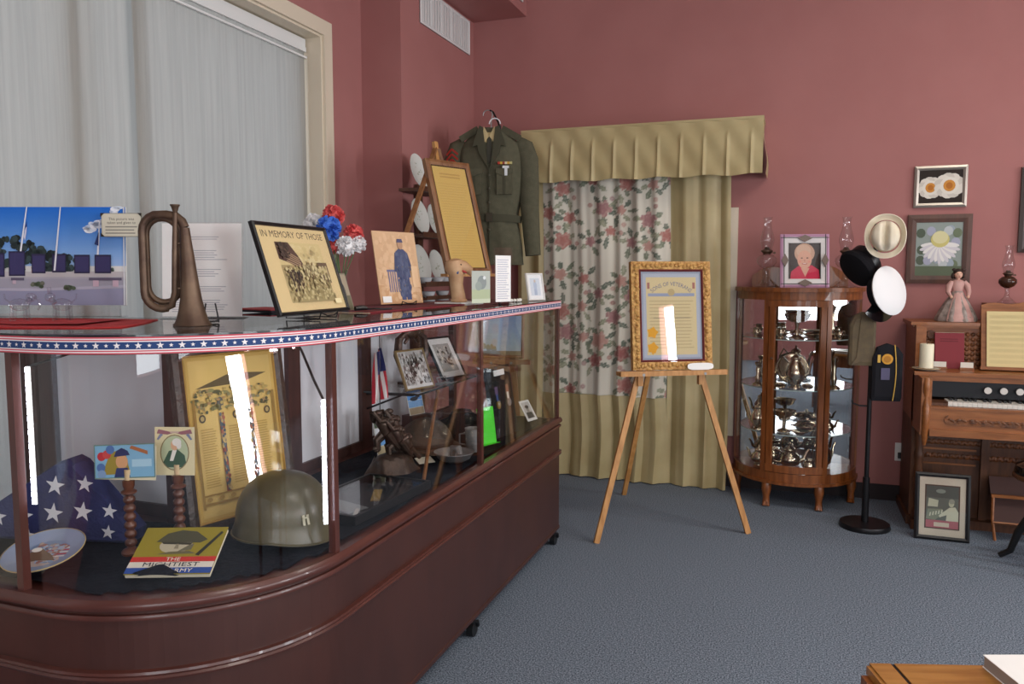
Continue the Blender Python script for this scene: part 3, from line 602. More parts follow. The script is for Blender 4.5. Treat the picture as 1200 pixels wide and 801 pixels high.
# memory frame
def draw_memory(p, W, Hh):
    p.rect(0, 0, W, Hh, '#dcc592'); p.txt('IN MEMORY OF THOSE', W * 0.5, Hh * 0.875, 0.030, '#3a352c', 1.10)
    x0, x1, z0, z1 = W * 0.2, W * 0.86, Hh * 0.10, Hh * 0.82; w_, h_ = x1 - x0, z1 - z0
    q = lambda a, c: (x0 + w_ * a, z0 + h_ * c)
    p.rect(x0, z0, x1, z1, '#d3c08a'); p.speck(x0, z0 + h_ * 0.6, x1, z1, 90, ('#d6c48f', '#cbb883', '#d9c998'), 0.02, 0.012, 40); p.rect(x0, z0, x1, z0 + h_ * 0.62, '#a9986c'); p.rect(x0, z0, x1, z0 + h_ * 0.38, '#b5a476')
    p.pol([q(0, 1), q(0.28, 1), q(0.42, 0.78), q(0.5, 0.6), q(0.42, 0.55), q(0.18, 0.66), q(0, 0.72)], '#4f3e36')
    for k in range(5): p.pol([q(0.02 + 0.03 * k, 0.94 - 0.06 * k), q(0.42 + 0.01 * k, 0.74 - 0.04 * k), q(0.42 + 0.01 * k, 0.72 - 0.04 * k), q(0.02 + 0.03 * k, 0.92 - 0.06 * k)], '#a98f70')
    rr = random.Random(3)
    for k in range(26):
        a, c = rr.uniform(0.06, 0.34), rr.uniform(0.22, 0.5); p.ell(*q(a, c), 0.008, 0.012, ('#3a2f28', '#53443a', '#6b5945', '#c1ad84')[k % 4], 8)
    for k in range(16): a, c = rr.uniform(0.42, 0.72), rr.uniform(0.42, 0.62); p.ell(*q(a, c), 0.006, 0.010, ('#7c6a4c', '#8d7b58', '#d1bf94')[k % 3], 8)
    p.pol([q(0.76, 0.36), q(1, 0.30), q(1, 0.66), q(0.78, 0.66)], '#6a5844')
    for k in range(3): p.rect(*q(0.80 + 0.07 * k, 0.36), *q(0.83 + 0.07 * k, 0.6), '#c7b68e')
    p.pol([q(0.1, 0), q(0.4, 0.2), q(0.7, 0.22), q(1, 0.12), q(1, 0)], '#978860'); p.speck(x0, z0, x1, z0 + h_ * 0.62, 240, ('#b0a074', '#9a8a5e', '#8b7b54', '#c0b084', '#7a6b4a', '#b9a97c'), 0.008, 0.007, 41); p.speck(x0 + w_ * 0.05, z0 + h_ * 0.24, x0 + w_ * 0.36, z0 + h_ * 0.54, 80, ('#3a2e2a', '#4f4036', '#67553f', '#2f2724', '#a8956c'), 0.006, 0.011, 42); p.speck(x0, z0 + h_ * 0.7, x0 + w_ * 0.25, z1, 40, ('#4a3a34', '#5c493e', '#3f322d'), 0.010, 0.008, 43); p.speck(x0 + w_ * 0.4, z0 + h_ * 0.4, x0 + w_ * 0.76, z0 + h_ * 0.64, 70, ('#8d7c58', '#6f6046', '#c9b98d', '#a59570'), 0.006, 0.009, 44); p.rect(W * 0.82, Hh * 0.06, W * 0.92, Hh * 0.12, '#e3d3a4')
framed('memorial_picture', 'black framed sepia photograph with lettering IN MEMORY OF THOSE', 'picture', (-1.389, 2.072, ZO + 0.016), 93, 18, 0.405, 0.286, 0.011, BLACK, draw_memory, dep=0.016)
wire_stand((-1.392, 2.072, ZO), 93, 'black wire stand holding the IN MEMORY frame', 1.0)
t = T('notebook', 'thin dark notebook with a red edge lying behind the IN MEMORY frame', 'notebook', (-1.83, 2.40, ZO), 80)
MB().bx(-0.06, 0.09, -0.10, 0.10, 0, 0.008, C('#24242c')).build('cover', t); MB().bx(-0.062, 0.092, -0.098, 0.098, 0.008, 0.012, C('#a03a3e')).build('spine_edge', t)
# artificial flower bouquet
bq = T('flower_bouquet', 'bouquet of red, white and blue artificial carnations in a glass vase', 'bouquet', (-1.70, 2.72, ZO))
PC = {'red': mat('red_petal', '#cf4a4c', 0.8, c2='#df6e68', scale=40), 'white': mat('white_petal', '#e8e6e6', 0.8), 'blue': mat('blue_petal', '#2f62c4', 0.8, c2='#5484da', scale=40)}
def blossom(c, r, m, seed):
    rr = random.Random(seed); b = MB(); cv = Vector(c)
    b.sph(c, r * 0.72, m, 10, 6)
    for k in range(190):
        d = Vector((rr.gauss(0, 1), rr.gauss(0, 1), rr.gauss(0.2, 1))).normalized(); a = d.orthogonal().normalized(); a.rotate(Matrix.Rotation(rr.random() * 6.28, 3, d)); e = d.cross(a); rad = r * rr.uniform(0.9, 1.08); w_ = r * 0.16
        b.add([cv + d * r * 0.45 - a * w_ * 0.5, cv + d * r * 0.45 + a * w_ * 0.5, cv + d * rad * 0.93 + a * w_ + e * w_ * 0.25, cv + d * rad + e * w_ * 0.1, cv + d * rad * 0.93 - a * w_ - e * w_ * 0.3], [(0, 1, 2, 3, 4)], m)
    b.build('blossom', bq)
for i, (px_, dz, dy, r_, k) in enumerate(((0.045, 0.37, 0.02, 0.046, 'red'), (-0.030, 0.335, 0.02, 0.045, 'white'), (0.055, 0.315, -0.035, 0.052, 'blue'), (0.125, 0.295, 0.01, 0.042, 'red'), (0.115, 0.245, -0.03, 0.042, 'white'), (0.145, 0.255, 0.0, 0.036, 'white'), (0.07, 0.245, -0.02, 0.032, 'red'), (0.02, 0.27, 0.03, 0.04, 'blue'))):
    x, y = -0.10 + px_ * 1.0, dy + px_ * 0.35; blossom((x, y, dz), r_, PC[k], i); MB().tube([(0, 0, 0.02), (x * 0.2, y * 0.2, 0.13), (x * 0.8, y * 0.8, dz - 0.03)], 0.0022, C('#4d6b43'), 6).build('stem', bq)
MB().lathe([(0.0, 0.003), (0.026, 0.003), (0.026, 0.0), (0.028, 0.0), (0.03, 0.02), (0.024, 0.08), (0.02, 0.12), (0.026, 0.15)], GLASSD, n=18).build('vase', bq)
t = T('small_photograph', 'small leaning colour snapshot beside the flower vase', 'photograph', (-1.545, 2.51, ZO), 96, 16)
MB().bx(-0.06, 0.06, 0, 0.004, 0, 0.145, C('#8f8674')).build('board', t)
p = MB(); p.rect(-0.055, 0.006, 0.055, 0.139, '#a39680'); p.rect(-0.055, 0.006, 0.055, 0.06, '#6f6a55'); p.ell(0.01, 0.07, 0.018, 0.04, '#54504a'); p.build('print', t)
t = T('camera_cable', 'short black cable end lying on the red woven mat', 'cable', (-1.50, 2.52, ZO + 0.004), 60)
MB().tube([(-0.02, 0, 0.007), (0.01, 0.004, 0.009), (0.03, 0.002, 0.007)], [0.008, 0.011, 0.007], BLACK, 8).build('plug', t); MB().tube([(0.03, 0.002, 0.006), (0.08, 0.02, 0.003), (0.13, -0.01, 0.003)], 0.003, BLACK, 6).build('wire', t)
# woven mat
mt = T('woven_mat', 'red and dark striped woven mat under the soldier photograph', 'mat', (-1.52, 2.85, ZO), 88)
b = MB()
for k in range(9): b.bx(-0.42, 0.36, -0.13 + 0.029 * k, -0.13 + 0.029 * (k + 1), 0, 0.004, (C('#7d2a31'), C('#43262d'), C('#94403c'), C('#32304a'))[k % 4])
b.build('weave', mt)
for s_ in (-0.43, 0.36):
    b = MB()
    for k in range(40): b.bx(s_, s_ + 0.012, -0.13 + k * 0.0064, -0.128 + k * 0.0064, 0, 0.002, C('#b9a58d'))
    b.build('fringe', mt, kind='stuff')
# soldier photograph
t = T('soldier_photograph', 'unframed orange-tinted photograph of a standing soldier beside a slatted chair', 'photograph', (-1.562, 2.975, ZO + 0.012), 73, 10)
MB().bx(-0.125, 0.125, 0, 0.004, 0, 0.308, C('#c9a27c')).build('board', t)
p = MB(); p.at((-0.125, 0, 0)); W, Hh = 0.25, 0.308
p.rect(0, 0, W, Hh, '#d2ac88'); p.rect(0, Hh * 0.3, W, Hh, '#cba682'); p.pol([(0, 0), (W, 0), (W, Hh * 0.22), (0, Hh * 0.26)], '#c39870'); p.speck(0, 0, W, Hh, 260, ('#cfa984', '#cba580', '#d3af8a', '#c8a27e', '#d4b08c'), 0.016, 0.016, 31)
for k in range(5): p.rect(W * (0.24 + 0.05 * k), Hh * 0.16, W * (0.265 + 0.05 * k), Hh * 0.46, '#6d6a86')
p.rect(W * 0.22, Hh * 0.44, W * 0.48, Hh * 0.47, '#6d6a86')
p.rect(W * 0.50, Hh * 0.05, W * 0.60, Hh * 0.4, '#4b5274'); p.rect(W * 0.62, Hh * 0.05, W * 0.73, Hh * 0.4, '#454c6e')
p.pol([(W * 0.46, Hh * 0.36), (W * 0.77, Hh * 0.36), (W * 0.76, Hh * 0.70), (W * 0.66, Hh * 0.76), (W * 0.55, Hh * 0.76), (W * 0.45, Hh * 0.70)], '#4a4f6c')
p.pol([(W * 0.45, Hh * 0.70), (W * 0.40, Hh * 0.45), (W * 0.46, Hh * 0.43), (W * 0.50, Hh * 0.66)], '#454a66'); p.pol([(W * 0.76, Hh * 0.70), (W * 0.83, Hh * 0.48), (W * 0.78, Hh * 0.45), (W * 0.72, Hh * 0.66)], '#454a66')
p.rect(W * 0.46, Hh * 0.49, W * 0.77, Hh * 0.515, '#6d6058'); p.speck(W * 0.45, Hh * 0.06, W * 0.77, Hh * 0.74, 150, ('#50566f', '#4a506c', '#575d77', '#464c68', '#5d627b'), 0.007, 0.014, 32); p.ell(W * 0.605, Hh * 0.82, 0.016, 0.021, '#b08a6e'); p.pol([(W * 0.53, Hh * 0.85), (W * 0.68, Hh * 0.85), (W * 0.66, Hh * 0.90), (W * 0.55, Hh * 0.90)], '#53506a')
p.rect(W * 0.80, Hh * 0.22, W * 0.95, Hh * 0.52, '#dcb993'); p.rect(W * 0.04, Hh * 0.02, W * 0.24, Hh * 0.105, '#e8e6e2'); p.build('print', t)
wire_stand((-1.566, 2.977, ZO + 0.004), 73, 'black wire stand under the soldier photograph', 0.85)
# white booklet and carved head
t = T('booklet', 'thin white booklet lying under the carved painted head', 'booklet', (-1.48, 3.36, ZO), 85)
MB().bx(-0.09, 0.13, -0.07, 0.07, 0, 0.006, C('#d8d6d2')).build('cover', t); MB().bx(-0.091, 0.131, -0.069, 0.069, 0.0018, 0.0042, C('#efece6')).build('pages', t)
hd = T('bird_carving', 'pale carved wooden bird head on a neck with red and blue paint', 'carving', (-1.475, 3.34, ZO + 0.0064), 35)
CW = mat('pale_carved_wood', '#cda77f', 0.55, c2='#bb906a', scale=18)
MB().tube([(0.01, 0, 0), (0.01, 0, 0.004), (0.008, 0, 0.03), (0.0, 0, 0.08), (0.0, 0, 0.125), (-0.008, 0, 0.16), (-0.012, 0, 0.19), (-0.014, 0, 0.20)], [0.034, 0.035, 0.033, 0.030, 0.036, 0.047, 0.040, 0.012], CW, 16).build('neck', hd)
MB().tube([(0.0, -0.004, 0.165), (0.035, -0.006, 0.160), (0.062, -0.008, 0.145), (0.07, -0.008, 0.122)], [0.036, 0.030, 0.020, 0.006], CW, 12).build('beak', hd)
b = MB(); b.sph((0.012, -0.036, 0.172), (0.006, 0.004, 0.005), C('#3a2c22'), 8, 5); b.build('eye', hd)
MB().sph((0.028, -0.028, 0.142), (0.020, 0.006, 0.006), C('#a8433f'), 10, 6, rot=(0, 0.5, 0)).build('red_patch', hd); MB().sph((-0.002, -0.036, 0.142), (0.007, 0.005, 0.014), C('#4d5f8a'), 10, 6).build('blue_patch', hd)
MB().lathe([(0.0365, 0.002), (0.039, 0.008), (0.0365, 0.014)], CW, c=(0.011, 0, 0), n=20).build('base_ring', hd)
# framed document on a table easel
es = T('table_easel', 'wooden table easel holding the framed yellowed document on the case', 'easel', (-1.62, 3.70, ZO + 0.005))
MB().bar((-1.76 + 1.62, 3.16 - 3.70, 0.004), (-0.215, 0.185, 0.80), 0.022, 0.016, PINED).build('leg', es)
MB().bar((-0.01, 0.275, 0.004), (-0.20, 0.20, 0.80), 0.022, 0.016, PINED).build('leg', es)
MB().bar((-0.165, 0.285, 0.004), (-0.215, 0.20, 0.76), 0.018, 0.014, PINED).build('rear_leg', es)
MB().bar((-0.205, 0.185, 0.73), (-0.22, 0.19, 0.835), 0.026, 0.02, PINE).build('top_block', es)
MB().at((-1.575 + 1.62, 3.775 - 3.70, 0.132), (0, 0, R(65))).bx(-0.20, 0.20, -0.035, 0.02, -0.014, 0.0, PINE).build('tray', es)
MB().bar((-0.03, 0.10, 0.06), (-0.05, 0.11, 0.13), 0.02, 0.012, PINE).build('tray_bracket', es)
def draw_yellow(p, W, Hh):
    p.rect(0, 0, W, Hh, '#c9a75c'); p.lines(W * 0.2, Hh * 0.88, W * 0.8, Hh * 0.94, 2, C('#b38f4c'), 0.5, 0.05)
    p.lines(W * 0.1, Hh * 0.08, W * 0.92, Hh * 0.84, 30, C('#bf9d56'), 0.3, 0.15)
fr = framed('document_picture', 'brown wooden frame with a yellowed document on the table easel', 'picture', (-1.595, 3.786, ZO + 0.133), 65, 17, 0.305, 0.625, 0.034, PINED, draw_yellow, dep=0.03)
frame_bars(MB(), 0.245, 0.565, 0.006, 0.006, C('#3d2415'), front=0.010, z0=0.03).build('inner_fillet', fr)
t = T('tray_label', 'small white label on the tray below the yellowed document', 'label', (-1.575, 3.715, ZO + 0.133), 65, 20)
MB().bx(-0.035, 0.035, 0, 0.0015, 0, 0.028, PAPER).build('card', t); MB().bx(-0.035, 0.035, 0, 0.012, 0, 0.0012, PAPER).build('fold', t)
# acrylic photo block, tall sign, beads, small framed card
t = T('acrylic_block', 'clear acrylic photo block with a faded green and grey picture', 'photograph', (-1.262, 3.135, ZO), 67)
MB().bx(-0.064, 0.064, -0.002, 0.022, 0, 0.158, GLASS).build('block', t)
p = MB(); p.at((0, 0.010, 0)); p.rect(-0.056, 0.012, 0.056, 0.15, '#b7bdb3'); p.rect(-0.056, 0.012, 0.056, 0.07, '#b4bf9c'); p.ell(0.005, 0.10, 0.028, 0.03, '#8e9694'); p.ell(-0.015, 0.085, 0.02, 0.02, '#9aa39c'); p.ell(0.02, 0.12, 0.008, 0.008, '#dfe3e2'); p.rect(-0.056, 0.012, 0.056, 0.03, '#c9d0b8'); p.build('print', t)
t = T('sign_holder', 'tall narrow clear sign holder with a typed white sheet', 'sign', (-1.252, 3.36, ZO), 67)
MB().bx(-0.060, 0.060, -0.0045, -0.003, 0.0, 0.256, GLASS).bx(-0.060, 0.060, 0.003, 0.0045, 0.0, 0.256, GLASS).bx(-0.060, 0.060, -0.03, 0.04, 0.0, 0.002, GLASSD).build('holder', t)
MB().bx(-0.050, 0.050, -0.0008, 0.0008, 0.01, 0.22, PAPER).build('sheet', t)
p = MB(); p.at((0, 0, 0)); p.lay = 0.0009; p.lines(-0.040, 0.02, 0.042, 0.205, 18, C('#c3c5d2'), 0.35, 0.3); p.build('typing', t)
t = T('bead_bracelet', 'short string of white beads on the case top', 'bracelet', (-1.275, 3.60, ZO), 80)
for k in range(9): MB().sph((-0.055 + 0.0145 * k, 0.01 * sin(k), 0.0085), 0.0085, C('#e6e2d8', 0.3), 10, 6).build('bead', t)
def draw_card(p, W, Hh):
    p.rect(0, 0, W, Hh, '#e6e6e6'); p.rect(W * 0.16, Hh * 0.14, W * 0.84, Hh * 0.86, '#cdd4dc'); p.ell(W * 0.5, Hh * 0.55, W * 0.12, Hh * 0.2, '#b4bfd0'); p.ell(W * 0.5, Hh * 0.74, W * 0.07, Hh * 0.07, '#c9b9ac'); p.rect(W * 0.4, Hh * 0.16, W * 0.6, Hh * 0.4, '#aab6c9')
framed('miniature_picture', 'small white framed card at the end of the case beside the curtain', 'picture', (-1.235, 3.80, ZO + 0.001), 60, 11, 0.112, 0.140, 0.008, C('#e4e1dc'), draw_card, dep=0.014)
# ------------------------------------------------------------------ things inside the case (deck at ZD)
ZI = 0.686
b = MB()
def clothz(x, y): return 0.680 + 0.0028 * sin(9 * x + 13 * y) + 0.0025 * sin(23 * x - 11 * y) 
nx_, ny_ = 46, 100; ids = {}; vs = []; fs = []
def inside(x, y):
    if x > FX - 0.03 or y < FY + 0.04 or x < XE + 0.04 or y > YE - 0.05: return False
    if x < RX + 0.07 and y > RY - 0.07: return False
    dx, dy = x - (FX - RAD), (FY + RAD) - y
    if dx > 0 and dy > 0 and math.hypot(dx, dy) > RAD - 0.035: return False
    return True
def cell(i, j): return (-2.42 + 1.24 * i / nx_, 1.36 + 2.6 * j / ny_)
for i in range(nx_):
    for j in range(ny_):
        q = [(i, j), (i + 1, j), (i + 1, j + 1), (i, j + 1)]
        if all(inside(*cell(*k)) for k in q):
            f = []
            for k in q:
                if k not in ids: x, y = cell(*k); ids[k] = len(vs); vs.append((x, y, clothz(x, y)))
                f.append(ids[k])
            fs.append(tuple(f))
tag(b.add(vs, fs, NAVY, True).build('navy_cloth'), 'dark navy cloth spread over the floor of the display case', 'cloth')
# folded flag
fl = T('folded_flag', 'triangular folded flag with white stars on dark blue', 'flag', (-1.93, 1.665, ZI), 14)
b = MB(); FB = mat('flag_blue_cotton', '#1f2450', 0.85, c2='#262c5c', scale=16, bump=0.4, bscale=70)
tri = [(-0.33, 0.0), (0.175, 0.0), (0.185, 0.035), (0.02, 0.226), (-0.005, 0.238), (-0.03, 0.23), (-0.34, 0.03)]
n = len(tri); b.add([(x, -0.035, z) for x, z in tri] + [(x * 0.96, -0.05, 0.012 + z * 0.92) for x, z in tri] + [(x, 0.03, z) for x, z in tri], [tuple(range(n, 2 * n)), tuple(range(2 * n, 3 * n))[::-1]] + [(i, (i + 1) % n, n + (i + 1) % n, n + i) for i in range(n)] + [(i, 2 * n + i, 2 * n + (i + 1) % n, (i + 1) % n) for i in range(n)], FB)
b.build('folded_cloth', fl); p = MB(); p.lay = 0.0506
for x, z, r_ in ((-0.035, 0.165, 0.030), (0.055, 0.172, 0.026), (-0.045, 0.085, 0.031), (0.045, 0.092, 0.030), (0.125, 0.096, 0.024), (0.118, 0.035, 0.022), (-0.135, 0.075, 0.030), (-0.215, 0.07, 0.028), (-0.125, 0.02, 0.02)): p.star(x, z, r_, C('#d6d6da'), 0.15)
p.build('stars', fl); 
b = MB()
for k in range(3): b.tube([(-0.32 + 0.03 * k, -0.046, 0.02 + 0.012 * k), (-0.03, -0.047, 0.212 - 0.02 * k)], 0.0012, FB, 5)
b.build('fold_seams', fl)
# commemorative plate
pl = T('commemorative_plate', 'round plate painted with a flag and an eagle, propped in front of the folded flag', 'plate', (-1.815, 1.455, ZI), 14, 0)
A = Matrix.Translation((0, 0, 0.034)) @ Matrix.Rotation(R(15), 4, 'X') @ Matrix.Diagonal((0.95, 0.95, 1.0, 1))
b = MB(A); b.lathe([(0.0, 0.004), (0.06, 0.004), (0.076, 0.009), (0.102, 0.016), (0.103, 0.014), (0.075, 0.004), (0.055, 0.0), (0.0, 0.0)], C('#8f9db8', 0.2), n=36).build('dish', pl)
p = MB(A @ Matrix.Translation((0, 0, 0.0042)) @ Matrix.Rotation(R(-90), 4, 'X')); p.ell(0, 0, 0.079, 0.079, '#7f93b4', 28); p.ell(0.0, -0.03, 0.058, 0.035, '#b9a7a0', 20)
for k in range(6): p.pol([(-0.01, 0.030 - 0.010 * k), (0.062, 0.046 - 0.010 * k), (0.062, 0.040 - 0.010 * k), (-0.01, 0.024 - 0.010 * k)], '#b4434a' if k % 2 == 0 else '#d9d4d0')
p.rect(-0.03, 0.004, 0.0, 0.034, '#2e3f78'); p.speck(-0.055, -0.05, 0.055, 0.05, 120, ('#8fa3c4', '#a9b6cc', '#b9a49c', '#9a6f6a', '#7d8fae'), 0.010, 0.007, 51); p.pol([(-0.06, -0.02), (-0.02, 0.02), (0.03, -0.01), (0.05, -0.03), (0.0, -0.035), (-0.03, -0.05)], '#6f5544'); p.ell(-0.03, 0.012, 0.014, 0.011, '#e5e0d8'); p.build('painted_scene', pl)
MB(A).lathe([(0.1035, 0.0145), (0.1045, 0.0165), (0.1025, 0.0175)], C('#b7a06a', 0.3), n=36).build('gilt_rim', pl)
MB().bar((0, 0.085, 0.002), (0, 0.08, 0.052), 0.05, 0.005, BLACKM).build('prop', pl)
# candlesticks with postcards
TURN = mat('turned_walnut', '#4a2412', 0.28, c2='#63351c', scale=10, coat=0.3)
def candlestick(loc, label):
    t = T('candlestick', label, 'candlestick', loc, 0)
    pr_ = [(0.0, 0), (0.024, 0), (0.026, 0.006), (0.022, 0.012), (0.013, 0.016)]
    z = 0.02
    for k in range(6): pr_ += [(0.009, z), (0.0145, z + 0.006), (0.016, z + 0.0115), (0.0145, z + 0.017), (0.009, z + 0.023)]; z += 0.024
    pr_ += [(0.010, z), (0.020, z + 0.006), (0.020, z + 0.011), (0.012, z + 0.016), (0.015, z + 0.026), (0.016, z + 0.04), (0.012, z + 0.042), (0.0, z + 0.042)]
    MB().lathe(pr_, TURN, n=18).build('turned_stem', t); MB().cyl((0, 0, z + 0.042), (0, 0, z + 0.07), 0.0095, C('#cdb28a'), n=12).build('candle_stub', t); return z + 0.07
zt_ = candlestick((-1.685, 1.61, ZI), 'turned wooden candlestick holding the wide postcard')
candlestick((-1.60, 1.70, ZI), 'turned wooden candlestick holding the upright portrait card')
t = T('postcard', 'wide colourful postcard with a man in a blue hat, propped on a candlestick', 'postcard', (-1.688, 1.603, ZI + 0.207), 16, 6)
MB().bx(-0.085, 0.085, 0, 0.001, 0, 0.092, C('#d8cfb0')).build('card', t); p = MB(); p.at((-0.085, 0, 0), (0, -0.05, 0)); W, Hh = 0.17, 0.092
p.rect(0, 0, W, Hh, '#7fb2cf'); p.pol([(0.01, 0.01), (0.10, 0.012), (0.085, 0.08), (0.045, 0.07), (0.03, 0.035)], '#9c8a3a'); p.rect(0.105, 0.03, 0.16, 0.05, '#a9cfe0')
for x, z, c in ((0.02, 0.06, '#b8333b'), (0.035, 0.065, '#c64a48'), (0.018, 0.03, '#4f72a8'), (0.045, 0.078, '#4f72a8'), (0.02, 0.012, '#7f9dc0')): p.ell(x, z, 0.012, 0.012, c)
p.ell(0.077, 0.045, 0.017, 0.02, '#d6a274'); p.pol([(0.055, 0.058), (0.10, 0.062), (0.094, 0.074), (0.077, 0.082), (0.062, 0.074)], '#27345f'); p.pol([(0.055, 0.003), (0.10, 0.003), (0.093, 0.028), (0.062, 0.028)], '#2c3a68'); p.pol([(0.10, 0.08), (0.15, 0.062), (0.15, 0.072), (0.105, 0.088)], '#a8683f')
frame_ = [(0, 0), (W, 0), (W, Hh), (0, Hh)]
for a, c in zip(frame_, frame_[1:] + frame_[:1]): p.pol([a, c, (c[0] * 0.97 + W * 0.015, c[1] * 0.94 + Hh * 0.03), (a[0] * 0.97 + W * 0.015, a[1] * 0.94 + Hh * 0.03)], '#6d8577')
p.build('print', t)
t = T('portrait_card', 'upright cream card with an oval portrait of a white-haired man in a green coat', 'postcard', (-1.603, 1.692, ZI + 0.205), 18, 4)
MB().bx(-0.056, 0.056, 0, 0.001, 0, 0.134, C('#ded2ab')).build('card', t); p = MB(); p.rect(-0.055, 0.001, 0.055, 0.133, '#ddd1a6')
p.ell(0, 0.063, 0.041, 0.050, '#8f7c58', 24); p.ell(0, 0.063, 0.038, 0.047, '#b9c39f', 24); p.pol([(-0.032, 0.036), (-0.016, 0.068), (0.008, 0.072), (0.028, 0.056), (0.032, 0.036), (0.02, 0.022), (-0.02, 0.022)], '#3f5a45'); p.pol([(-0.014, 0.04), (-0.006, 0.07), (0.006, 0.07), (-0.004, 0.04)], '#e6e2d8')
p.ell(0.0, 0.084, 0.011, 0.015, '#d9ab88'); p.ell(0.006, 0.092, 0.013, 0.011, '#e3dfd6'); p.ell(0.012, 0.083, 0.007, 0.010, '#e3dfd6')
for s_ in (-1, 1): p.pol([(0, 0.118), (s_ * 0.045, 0.128), (s_ * 0.05, 0.116), (s_ * 0.02, 0.113)], '#9a6870'); p.pol([(s_ * 0.04, 0.116), (s_ * 0.05, 0.10), (s_ * 0.045, 0.098), (s_ * 0.032, 0.113)], '#7f86a0')
p.rect(-0.012, 0.117, 0.012, 0.122, '#c9b0a0'); p.build('print', t)
# book
bk = T('war_book', 'olive paperback with a soldier in a helmet and red, white and blue title bands', 'book', (-1.485, 1.56, ZI), 22, 0)
A = Matrix.Translation((0, -0.055, 0)) @ Matrix.Rotation(R(24), 4, 'X')
MB(A).bx(-0.105, 0.105, 0, 0.165, 0, 0.012, C('#d8cfb5')).build('pages', bk); MB(A).bx(-0.107, 0.107, -0.002, 0.167, 0.012, 0.014, C('#8a7b1e')).build('cover', bk)
p = MB(A @ Matrix.Translation((0, 0, 0.0141)) @ Matrix.Rotation(R(-90), 4, 'X')); p.rect(-0.107, 0.055, 0.107, 0.166, '#938424'); p.rect(-0.107, 0.040, 0.107, 0.058, '#c03028'); p.rect(-0.107, 0.020, 0.107, 0.040, '#d9d2c4'); p.rect(-0.107, 0.0, 0.107, 0.020, '#2d4c96')
p.ell(-0.01, 0.10, 0.042, 0.030, '#b7ad92'); p.pol([(-0.065, 0.112), (0.05, 0.108), (0.066, 0.12), (0.03, 0.15), (-0.01, 0.156), (-0.045, 0.143)], '#4d4a34'); p.pol([(-0.052, 0.112), (0.032, 0.108), (0.026, 0.100), (-0.044, 0.104)], '#3a3526'); p.pol([(-0.010, 0.104), (-0.004, 0.104), (0.0, 0.086), (-0.012, 0.086)], '#8a8068'); p.pol([(0.0, 0.075), (0.034, 0.082), (0.036, 0.104), (0.024, 0.1)], '#6d6650'); p.pol([(-0.02, 0.075), (0.03, 0.078), (0.05, 0.068), (-0.05, 0.066)], '#6a6244'); p.pol([(0.06, 0.06), (0.10, 0.145), (0.094, 0.15), (0.05, 0.064)], '#2f2d20')
p.txt('THE', 0.0, 0.043, 0.017, '#e8dfcf', 1.2); p.txt('MIGHTIEST', 0.0, 0.0235, 0.020, '#23222a', 1.45); p.txt('ARMY', 0.03, 0.003, 0.018, '#e8dfcf', 1.25); p.build('cover_print', bk)
MB(A).grid(lambda u, v: (-0.075 + 0.10 * u + 0.01 * sin(7 * v), -0.012 + 0.045 * v * (1 - abs(u - 0.45) * 1.4), 0.0148 + 0.005 * sin(u * PI) * (1 - v) + 0.002), 8, 5, NAVY).build('cloth_fold', bk)
# helmet
hm = T('combat_helmet', 'olive steel combat helmet with a captain bar painted on the front', 'helmet', (-1.375, 1.865, ZI + 0.005), 20)
b = MB(); prof = []
for k in range(11): a = PI / 2 * k / 10; prof.append((0.122 * cos(a) ** 0.85 if k < 10 else 0.0, 0.042 + 0.128 * sin(a)))
b.lathe([(0.132, 0.0), (0.130, 0.012), (0.124, 0.028)] + prof, OLIVE, n=36, sx=1.10, sy=1.0)
b.v = [(x, y, z - (0.022 * max(0, x / 0.14) if z < 0.03 else 0) + 0.02) for x, y, z in b.v]; b.build('steel_shell', hm)
rim = [(0.145 * cos(2 * PI * k / 40), 0.132 * sin(2 * PI * k / 40), 0.02 - 0.022 * max(0, cos(2 * PI * k / 40) * 1.0)) for k in range(40)]
MB().tube(rim, 0.0035, OLIVE, 6, closed=True).build('rim', hm)
b = MB(Matrix.Translation((0.088, -0.093, 0.075)) @ Euler((R(-14), 0, R(42))).to_matrix().to_4x4()); b.bx(-0.010, -0.003, -0.004, 0, -0.014, 0.014, C('#b9b49c')).bx(0.003, 0.010, -0.004, 0, -0.014, 0.014, C('#b9b49c')).bx(-0.010, 0.010, -0.004, 0, 0.004, 0.008, C('#b9b49c')); b.build('rank_bar', hm)
